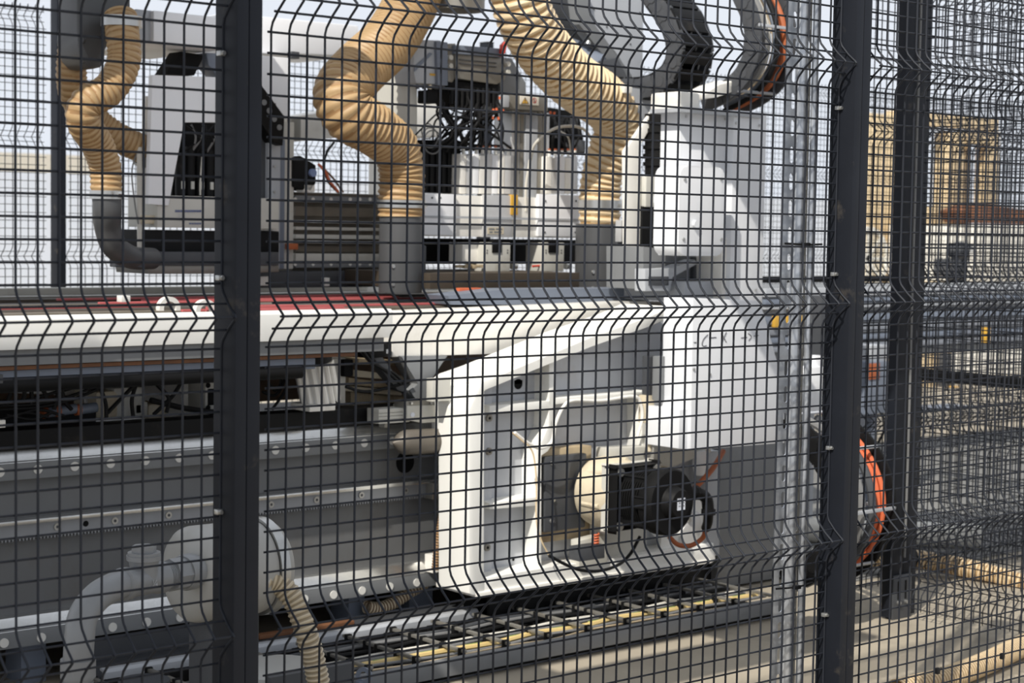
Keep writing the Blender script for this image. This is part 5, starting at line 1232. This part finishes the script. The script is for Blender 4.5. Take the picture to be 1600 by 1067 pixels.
b = B(); b.prism([at(1430, 640, 5.2), at(1545, 636, 5.2), at(1555, 650, 5.2), at(1500, 652, 5.2), at(1430, 648, 5.2)], None, (0, .3, 0)); S(b, 'dark_pallet', 'bluegrey', 'low dark blue grey slab on the floor below the tan crate', 'slab')
b = B(); b.bpx(1542, 512, 1547, 535, 3.5, .04, .002); S(b, 'yellow_marker', 'signyellow', 'small yellow marker standing out on the ribbed housing at right', 'marker')
# far walls
b = B(); 
p = at(-40, 236, 22.0); b.box(at(-200, 250, 22).x, at(185, 250, 22).x, 22, 22.5, 0, p.z); S(b, 'low_building', 'farbeige', 'distant beige low building seen above the yard wall at the left edge', 'building')
b = B(); b.box(-10, 60, 19, 19.3, 0, at(40, 268, 19).z); o = b.build('wall_yard', 'farwall'); tag(o, kind='structure')

# added sun blocker overhead, out of view: shades the left head and the kink of the middle hose
b = B(); b.box(-1.6, 1.42, 2.14, 3.5, 2.30, 2.34); b.box(-1.6, -1.55, 2.3, 2.35, 0, 2.3); b.box(-1.6, -1.55, 3.4, 3.45, 0, 2.3); o = b.build('sun_blocker_hose', 'lightgrey'); tag(o, kind='structure')

b = B(); b.box(-4.5, -.95, -1.2, 1.02, 2.6, 2.65); b.box(-4.5, -4.4, -1.1, -1.0, 0, 2.6); b.box(-4.5, -4.4, .9, 1.0, 0, 2.6); o = b.build('sun_blocker_pump', 'lightgrey'); tag(o, kind='structure')  # added slab out of view, keeps sun off the pump and left fence

b = B(); b.box(PX+.25, 12, 1.62, 4.2, .0005, .004); o = b.build('floor_shade', 'floorshade'); tag(o, kind='structure')  # thin dark sheet that paints the ground shade on the right floor

b = B(); b.box(1.52, 2.9, .5, 1.12, 2.30, 2.36); b.box(2.08, 2.9, 1.12, 1.45, 2.30, 2.36); b.box(2.85, 2.9, .5, .55, 2.30, 2.9); o = b.build('sun_blocker_column', 'lightgrey'); tag(o, kind='structure')  # added slabs out of view, shape the shade on white cover and column

b = B(); b.box(-.6, .75, .02, .28, 2.30, 2.34); b.box(-.6, .75, .38, .46, 2.30, 2.34); b.box(-.6, -.35, .28, .38, 2.30, 2.34); b.box(.35, .75, .28, .38, 2.30, 2.34); o = b.build('sun_blocker_floor', 'lightgrey'); tag(o, kind='structure')  # added slabs with a gap, out of view, shade the floor by the tray
# ================================================================ origins at the base of each thing
def finish():
    tops = [o for o in COL.objects if o.parent is None and o.type in ('EMPTY', 'MESH')]
    done = set()
    for r in tops:
        kids = [r]+list(r.children_recursive); mn = Vector((1e9,)*3); mx = -mn
        for o in kids:
            if o.type == 'MESH':
                for v in o.data.vertices:
                    for i in range(3): mn[i] = min(mn[i], v.co[i]); mx[i] = max(mx[i], v.co[i])
        if mn.x > 1e8: continue
        c = Vector(((mn.x+mx.x)/2, (mn.y+mx.y)/2, mn.z)); r.location = c
        for o in kids:
            if o.type == 'MESH' and o.data.name not in done:
                o.data.transform(Matrix.Translation(-c)); done.add(o.data.name)
finish()
